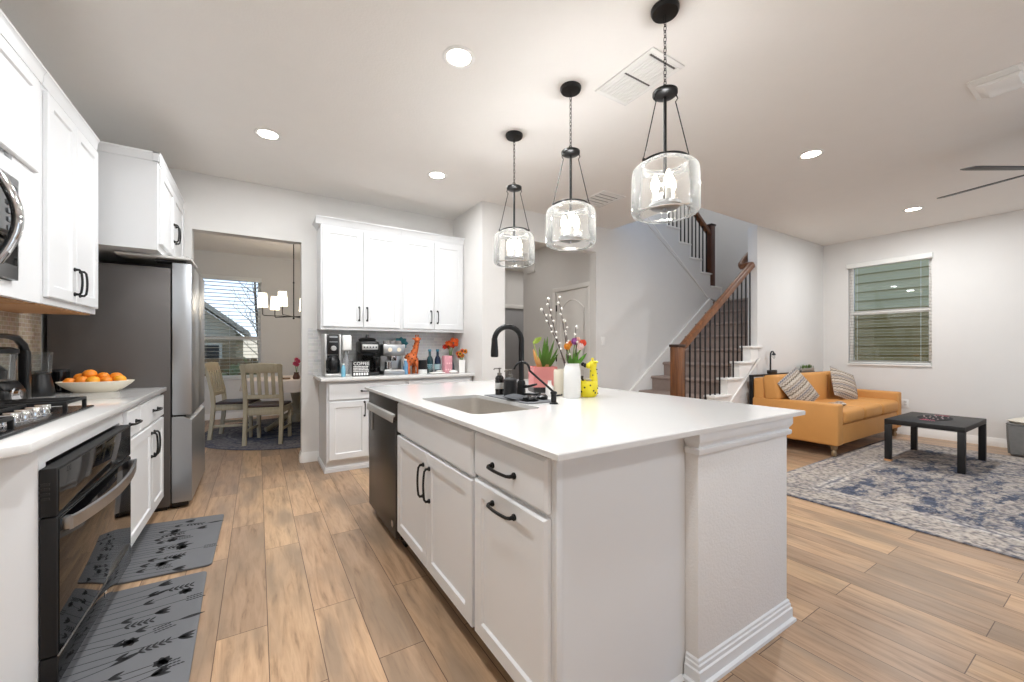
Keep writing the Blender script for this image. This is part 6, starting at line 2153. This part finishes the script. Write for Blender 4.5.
for j in range(1, 9):
    MB().box(un(j) - 0.30, un(j) + 0.028, YG - 0.03, YG + 0.13, uz(j) + 0.001, uz(j) + 0.028, 0.007).build('tread_end', TRIMW, t)
    MB().box(un(j) - 0.004, un(j) + 0.012, YG - 0.022, YG + 0.125, uz(j) - 0.18, uz(j) + 0.001, 0.003).build('riser_end', TRIMW, t)

BAL = mat('black_iron_baluster', (30, 28, 28), 0.5, 0.3)
t = thing('stair_railing', 'brown wooden stair railing with black balusters on the lower flight', 'railing', (4.0, 2.85, 0))
RY = 2.85
m = MB().box(3.935, 4.045, RY - 0.055, RY + 0.055, 0.0, 1.215, 0.004)
m.build('newel_post', RAILW, t)
MB().box(3.925, 4.055, RY - 0.065, RY + 0.065, 1.215, 1.245, 0.006).build('newel_cap', mat('dark_rail_cap', (52, 32, 22), 0.4), t)
rz = lambda x: 1.20 + 0.74 * (x - 4.04)
prof = [(-0.034, -0.040), (0.034, -0.040), (0.038, -0.012), (0.031, 0.022), (0.014, 0.034), (-0.014, 0.034), (-0.031, 0.022), (-0.038, -0.012)]


def rail(path, mb):
    t2 = bmesh.new()
    rows = []
    P_ = [Vector(p) for p in path]
    for i, p in enumerate(P_):
        d = (P_[min(i + 1, len(P_) - 1)] - P_[max(i - 1, 0)]).normalized()
        sd = d.cross(Z_).normalized()
        up = sd.cross(d).normalized()
        rows.append([t2.verts.new(p + sd * a + up * b_) for a, b_ in prof])
    for A, B in zip(rows, rows[1:]):
        for i in range(len(prof)):
            j = (i + 1) % len(prof)
            t2.faces.new((A[i], A[j], B[j], B[i]))
    t2.faces.new(rows[0])
    t2.faces.new(rows[-1][::-1])
    bmesh.ops.recalc_face_normals(t2, faces=t2.faces)
    mb._add(t2)
    return mb


rail([(4.03, RY, rz(4.03)), (4.4, RY, rz(4.4)), (5.0, RY, rz(5.0)), (5.44, RY, rz(5.44)), (5.52, RY, rz(5.52)), (5.565, RY, rz(5.55))], MB()).build('handrail', RAILW, t)
rail([(5.565, RY + 0.0, rz(5.55)), (5.57, RY + 0.06, rz(5.56)), (5.57, RY + 0.12, rz(5.545)), (5.61, RY + 0.165, rz(5.60)), (5.70, RY + 0.17, rz(5.70)), (5.9, RY + 0.17, rz(5.9))], MB()).build('handrail_return', RAILW, t)
for i in range(15):
    x = 4.12 + i * 0.1
    k = int((x - (NX3 - 0.03)) // RUN) + 3
    zb_ = RISE * k + 0.034
    MB().box(x - 0.0075, x + 0.0075, RY - 0.0075, RY + 0.0075, zb_, rz(x) - 0.02, 0.001).build('baluster', BAL, t)

t = thing('stair_railing', 'upper stair railing with dark newel near the ceiling', 'railing', (6.48, 3.97, 2.25))
UY = YG + 0.02
m = MB().box(6.425, 6.535, UY - 0.05, UY + 0.055, uz(1) + 0.028, 3.27, 0.004)
m.build('newel_post', wood('dark_newel_wood', (66, 36, 20), (96, 54, 30), 0.35), t)
MB().box(6.412, 6.548, UY - 0.062, UY + 0.067, 3.27, 3.295, 0.006).build('newel_cap', mat('dark_rail_cap', (0, 0, 0)), t)
ur = lambda x: 3.16 + slu * (6.43 - x)
rail([(6.44, UY, ur(6.44)), (5.8, UY, ur(5.8)), (4.7, UY, ur(4.7))], MB()).build('handrail', RAILW, t)
for i in range(15):
    x = 6.36 - i * 0.098
    j = int((6.73 + 0.028 - x) // 0.29) + 1
    MB().box(x - 0.0075, x + 0.0075, UY - 0.0075, UY + 0.0075, uz(j) + 0.028, ur(x) - 0.022, 0.001).build('baluster', BAL, t)

# ------------------------------------------------------------------ dining room
m = MB().lathe([(0, 0.0005), (1.29, 0.0005), (1.30, 0.004), (1.29, 0.009), (0, 0.009)], (0.58, 6.78, 0), 72)
tag(m.build('round_rug', oriental_rug('round_blue_rug', 0, 0, 1.30, 1.30, True)), 'round grey and navy rug under the dining table', 'rug')


def dining_chair(label, loc, rz, first=None):
    if first:
        return dup(first, loc, label, rz)
    t = thing('dining_chair', label, 'chair', (0, 0, 0), 'dining chairs')
    for s in (-1, 1):
        m = MB()
        x = 0.20 * s
        t2 = bmesh.new()
        rows = []
        for y, z_, h in ((-0.255, 0.0, 0.021), (-0.225, 0.25, 0.022), (-0.21, 0.45, 0.023), (-0.225, 0.62, 0.021), (-0.275, 0.86, 0.019), (-0.315, 1.0, 0.017)):
            rows.append([t2.verts.new((x + a * 0.021, y + b_ * h, z_)) for a, b_ in ((-1, -1), (1, -1), (1, 1), (-1, 1))])
        for A, B in zip(rows, rows[1:]):
            for i in range(4):
                t2.faces.new((A[i], A[(i + 1) % 4], B[(i + 1) % 4], B[i]))
        t2.faces.new(rows[0][::-1]); t2.faces.new(rows[-1])
        bmesh.ops.recalc_face_normals(t2, faces=t2.faces)
        m._add(t2)
        m.build('back_post', CREAMW, t, True)
        m = MB().prism([(0.19, 0.0), (0.225, 0.0), (0.232, 0.44), (0.186, 0.44)], 'x', 0.185 * s - 0.02, 0.185 * s + 0.02, bev=0.003)
        m.build('leg', CREAMW, t, True)
        MB().box(0.195 * s - 0.010, 0.195 * s + 0.010, -0.21, 0.20, 0.375, 0.435, 0.003).build('side_rail', CREAMW, t, True)
        MB().box(0.195 * s - 0.009, 0.195 * s + 0.009, -0.22, 0.20, 0.155, 0.185, 0.003).build('stretcher', CREAMW, t, True)
    MB().box(-0.19, 0.19, 0.195, 0.217, 0.375, 0.435, 0.003).build('front_rail', CREAMW, t, True)
    MB().box(-0.19, 0.19, -0.222, -0.20, 0.36, 0.435, 0.003).build('rear_rail', CREAMW, t, True)
    m = MB().prism([(-0.20, -0.225), (0.20, -0.225), (0.225, 0.235), (-0.225, 0.235)], 'z', 0.437, 0.452, bev=0.004)
    m.build('seat_board', CREAMW, t, True)
    MB().box(-0.205, 0.205, -0.20, 0.225, 0.452, 0.482, 0.014, seg=3).build('seat_cushion', mat('dark_brown_leather', (58, 42, 38), 0.45), t, True)
    Rb = Matrix.Translation((0, -0.298, 0.945)) @ Matrix.Rotation(0.22, 4, 'X')
    MB().prism([(-0.225, -0.055), (0.225, -0.055), (0.235, 0.045), (0.12, 0.062), (0, 0.068), (-0.12, 0.062), (-0.235, 0.045)], 'y', -0.012, 0.012, bev=0.003, M=Rb).build('top_rail', CREAMW, t, True)
    MB().box(-0.19, 0.19, -0.234, -0.212, 0.565, 0.615, 0.003).build('lower_rail', CREAMW, t, True)
    for k in range(4):
        x = -0.117 + 0.078 * k
        m = MB().prism([(-0.232, 0.60), (-0.218, 0.60), (-0.270, 0.90), (-0.284, 0.90)], 'x', x - 0.021, x + 0.021, bev=0.002)
        m.build('back_slat', CREAMW, t, True)
    t.location = loc
    t.rotation_euler = (0, 0, rz)
    return t


c1 = dining_chair('cream slat-back dining chair seen from behind in the opening', (0.13, 6.115, 0.009), math.radians(-17.6))
dining_chair('cream slat-back dining chair seen from the side, left of the table', (-0.235, 6.69, 0.009), math.radians(-104), c1)
dining_chair('cream dining chair mostly hidden behind the wall right of the opening', (0.82, 6.16, 0.009), math.radians(24), c1)

t = thing('dining_table', 'cream pedestal dining table beyond the kitchen opening', 'table', (0.50, 6.95, 0.009))
MB().lathe([(0, 0.72), (0.64, 0.72), (0.66, 0.735), (0.66, 0.75), (0, 0.752)], (0.50, 6.95, 0.0), 56).build('table_top', CREAMW, t)
MB().lathe([(0, 0.10), (0.09, 0.10), (0.10, 0.16), (0.065, 0.24), (0.055, 0.40), (0.085, 0.55), (0.075, 0.66), (0.20, 0.70), (0.20, 0.72), (0, 0.72)], (0.50, 6.95, 0.0), 28).build('pedestal', CREAMW, t)
for k in range(4):
    a = 0.5 + k * PI / 2
    pts = [Vector((0.50, 6.95, 0)) + Vector((r * math.cos(a), r * math.sin(a), z_)) for r, z_ in ((0.06, 0.22), (0.18, 0.19), (0.32, 0.10), (0.42, 0.052), (0.46, 0.048))]
    MB().tube(pts, [0.045, 0.042, 0.038, 0.034, 0.036], 10).build('foot', CREAMW, t)
mb = MB()
t2 = bmesh.new()
n = 96
rows = []
for f, z_ in ((0.0, 0.756), (0.668, 0.757), (0.678, 0.748), (0.69, 0.68), (0.70, 0.60)):
    if f == 0:
        rows.append([t2.verts.new((0.50, 6.95, z_))])
    else:
        amp = 0.0 if f < 0.68 else (0.014 if z_ > 0.65 else 0.028)
        rows.append([t2.verts.new((0.50 + (f + amp * math.sin(14 * 2 * PI * k / n)) * math.cos(2 * PI * k / n), 6.95 + (f + amp * math.sin(14 * 2 * PI * k / n)) * math.sin(2 * PI * k / n), z_)) for k in range(n)])
for k in range(n):
    t2.faces.new((rows[0][0], rows[1][k], rows[1][(k + 1) % n]))
for A, B in zip(rows[1:], rows[2:]):
    for k in range(n):
        t2.faces.new((A[k], B[k], B[(k + 1) % n], A[(k + 1) % n]))
bmesh.ops.recalc_face_normals(t2, faces=t2.faces)
bmesh.ops.solidify(t2, geom=t2.faces[:], thickness=0.002)
mb._add(t2)
tag(mb.build('tablecloth', mat('pale_linen', (226, 214, 204), 0.9, var=0.03)), 'pale cloth draped over the round dining table', 'tablecloth')
t = thing('flower_vase', 'small brown vase with pink flowers on the dining table', 'vase', (0.50, 6.55, 0.758))
MB().lathe([(0, 0), (0.04, 0), (0.05, 0.03), (0.03, 0.08), (0.034, 0.10), (0, 0.10)], (0.475, 6.60, 0.758), 20).build('vase', mat('brown_glaze', (96, 62, 46), 0.3), t)
m = MB().tube([(0.475, 6.60, 0.85), (0.46, 6.59, 0.97)], 0.004, 6).tube([(0.475, 6.60, 0.85), (0.495, 6.60, 1.0)], 0.004, 6)
m.build('stems', LEAF, t)
for p in ((0.455, 6.59, 0.985), (0.497, 6.60, 1.015), (0.475, 6.595, 1.04), (0.48, 6.59, 0.97)):
    m = MB()
    for j in range(7):
        b_ = j / 7 * 2 * PI
        m.leaf(p, Vector(p) + Vector((0.034 * math.cos(b_), -0.015, 0.034 * math.sin(b_))), 0.026, 0.006, side=(0, 1, 0))
    m.build('bloom', mat('pink_bloom', (222, 84, 116), 0.6, var=0.1), t)
m = MB().box(0.28, 0.40, 6.62, 6.76, 0.7585, 0.778, 0.003)
tag(m.build('book', mat('tan_cover', (150, 116, 84), 0.6)), 'thin tan book lying on the dining table', 'book')

CHC = Vector((0.46, 6.9, 0))
t = thing('chandelier', 'black ring chandelier with lit white shades over the dining table', 'chandelier', (0.46, 6.9, CEIL))
MB().lathe([(0, CEIL - 0.001), (0.06, CEIL - 0.001), (0.055, CEIL - 0.02), (0.015, CEIL - 0.03), (0, CEIL - 0.03)], CHC, 24).build('canopy', BLACKM, t)
MB().tube([CHC + Z_ * (CEIL - 0.03), CHC + Z_ * 2.18], 0.0065, 8).build('rod', BLACKM, t)
m = MB()
m.tube([CHC + Z_ * 2.19, CHC + Z_ * 1.66], 0.008, 10).ball(CHC + Z_ * 1.655, 0.016, u=10, v=6).ball(CHC + Z_ * 2.19, 0.014, u=10, v=6)
m.build('stem', BLACKM, t)
for k in range(6):
    a = 0.10 + k * PI / 3
    d_ = Vector((math.cos(a), math.sin(a), 0))
    m = MB().tube([CHC + Z_ * 1.68, CHC + d_ * 0.385 + Z_ * 1.68, CHC + d_ * 0.40 + Z_ * 1.695, CHC + d_ * 0.40 + Z_ * 1.80], 0.0065, 8)
    ar = m.build('arm', BLACKM, t)
    MB().lathe([(0.066, 1.80), (0.052, 2.0), (0.050, 2.0), (0.064, 1.80)], CHC + d_ * 0.40, 24).build('lamp_shade', SHADE, ar)

# ------------------------------------------------------------------ outside the windows
g = MB().box(-30, 40, 8.62, 60, -0.30, -0.25)
g.box(7.95, 16, -8, 8.6, -0.30, -0.25)
struct('ground', g, GRASS)
t = thing('house', 'neighbouring house with green-grey lap siding outside the living room window', 'house', (11.5, 2.5, -0.25))
m = MB()
p = [(14, -0.25)]
for k in range(22):
    z0_ = -0.25 + 0.19 * k
    p += [(10.90, z0_), (10.93, z0_ + 0.19)]
p += [(14, z0_ + 0.19)]
m.prism(p, 'y', -4, 9)
m.build('siding_wall', SIDING, t)
MB().prism([(10.92, 4.0), (12.4, 4.6), (14.2, 4.0), (14.2, 3.93), (10.92, 3.93)], 'y', -4.2, 9.2).build('roof', ROOFM, t)
t = thing('house', 'neighbouring tan house with a gabled roof seen through the dining room blind', 'house', (-4, 17, -0.25))
MB().prism([(-7.2, -0.25), (-0.55, -0.25), (-0.55, 1.75), (-3.9, 4.35), (-7.2, 1.75)], 'y', 14.6, 22).build('wall', TAN, t)
MB().prism([(-7.6, 1.55), (-3.9, 4.45), (-0.2, 1.55), (-0.2, 1.70), (-3.9, 4.62), (-7.6, 1.70)], 'y', 14.2, 22.4).build('roof', ROOFM, t)
wn = MB().box(-1.55, -0.95, 14.57, 14.6, 0.2, 1.3).build('window', mat('dark_pane', (60, 64, 70), 0.1), t)
m = MB()
for x0, x1, z0_, z1_ in ((-1.62, -1.55, 0.13, 1.37), (-0.95, -0.88, 0.13, 1.37), (-1.55, -0.95, 1.3, 1.37), (-1.55, -0.95, 0.13, 0.2)):
    m.box(x0, x1, 14.54, 14.6, z0_, z1_)
m.build('window_frame', TRIMW, wn)
t = thing('garden_fence', 'wooden garden fence beyond the dining room window', 'fence', (-2, 12.5, -0.25))
for k in range(22):
    x = -3.2 + k * 0.16
    MB().box(x, x + 0.15, 12.5, 12.52, -0.25, 0.95 + 0.01 * (k % 3)).build('board', mat('fence_wood', (142, 116, 90), 0.85, var=0.2), t)
MB().box(-3.2, 0.32, 12.52, 12.56, 0.2, 0.28).build('rail', mat('fence_wood', (0, 0, 0)), t)


def bush(label, c, r, n, col, seed):
    rnd = random.Random(seed)
    t = thing('shrub', label, 'shrub', c)
    m = MB()
    for k in range(n):
        a, b_ = rnd.random() * 2 * PI, math.acos(2 * rnd.random() - 1)
        q = r * (0.5 + 0.5 * rnd.random())
        p = Vector(c) + Vector((q * math.cos(a) * math.sin(b_), q * math.sin(a) * math.sin(b_), r * 0.9 + q * 0.9 * math.cos(b_)))
        d_ = Vector((rnd.random() - 0.5, rnd.random() - 0.5, rnd.random() - 0.2)) * 0.22
        m.leaf(p, p + d_, 0.07, 0.01, side=(0.3, 0.9, 0.1))
    m.build('foliage', col, t)
    m = MB()
    for k in range(5):
        a = k * 1.3
        m.tube([c, Vector(c) + Vector((0.3 * r * math.cos(a), 0.3 * r * math.sin(a), r)), Vector(c) + Vector((0.7 * r * math.cos(a), 0.7 * r * math.sin(a), 1.5 * r))], [0.02, 0.014, 0.006], 6)
    m.build('stems', mat('bark', (96, 80, 66), 0.9), t)


bush('pale green shrub by the fence outside the dining room window', (-0.28, 11.4, -0.25), 0.62, 260, mat('sage_leaf', (166, 176, 140), 0.6, var=0.2), 3)
bush('dark green shrub at the right of the dining room window view', (0.75, 12.6, -0.25), 0.9, 300, LEAF, 5)
t = thing('bare_tree', 'thin bare tree against the sky outside the dining room window', 'tree', (-0.2, 16, -0.25))
rnd = random.Random(11)
m = MB()
trunk = [Vector((0.1, 13.9, -0.25)), Vector((0.05, 13.9, 1.2)), Vector((-0.05, 13.9, 2.6)), Vector((-0.1, 13.9, 4.2))]
m.tube(trunk, [0.06, 0.05, 0.03, 0.012], 8)
m.build('trunk', mat('bark', (0, 0, 0)), t)
m = MB()
for k in range(26):
    f = 0.25 + 0.7 * k / 26
    i = min(2, int(f * 3))
    b0 = trunk[i].lerp(trunk[i + 1], f * 3 - i)
    a = k * 2.4
    ln = 0.9 * (1.1 - f) + 0.25
    e_ = b0 + Vector((ln * math.cos(a), 0.5 * ln * math.sin(a), ln * 0.9))
    m.tube([b0, b0.lerp(e_, 0.5) + Vector((0, 0, -0.05)), e_], [0.014, 0.009, 0.003], 5)
    for q in range(3):
        s_ = b0.lerp(e_, 0.4 + 0.2 * q)
        m.tube([s_, s_ + Vector((0.25 * (rnd.random() - 0.5), 0.2 * (rnd.random() - 0.5), 0.28))], [0.006, 0.002], 5)
m.build('branches', mat('bark', (0, 0, 0)), t)
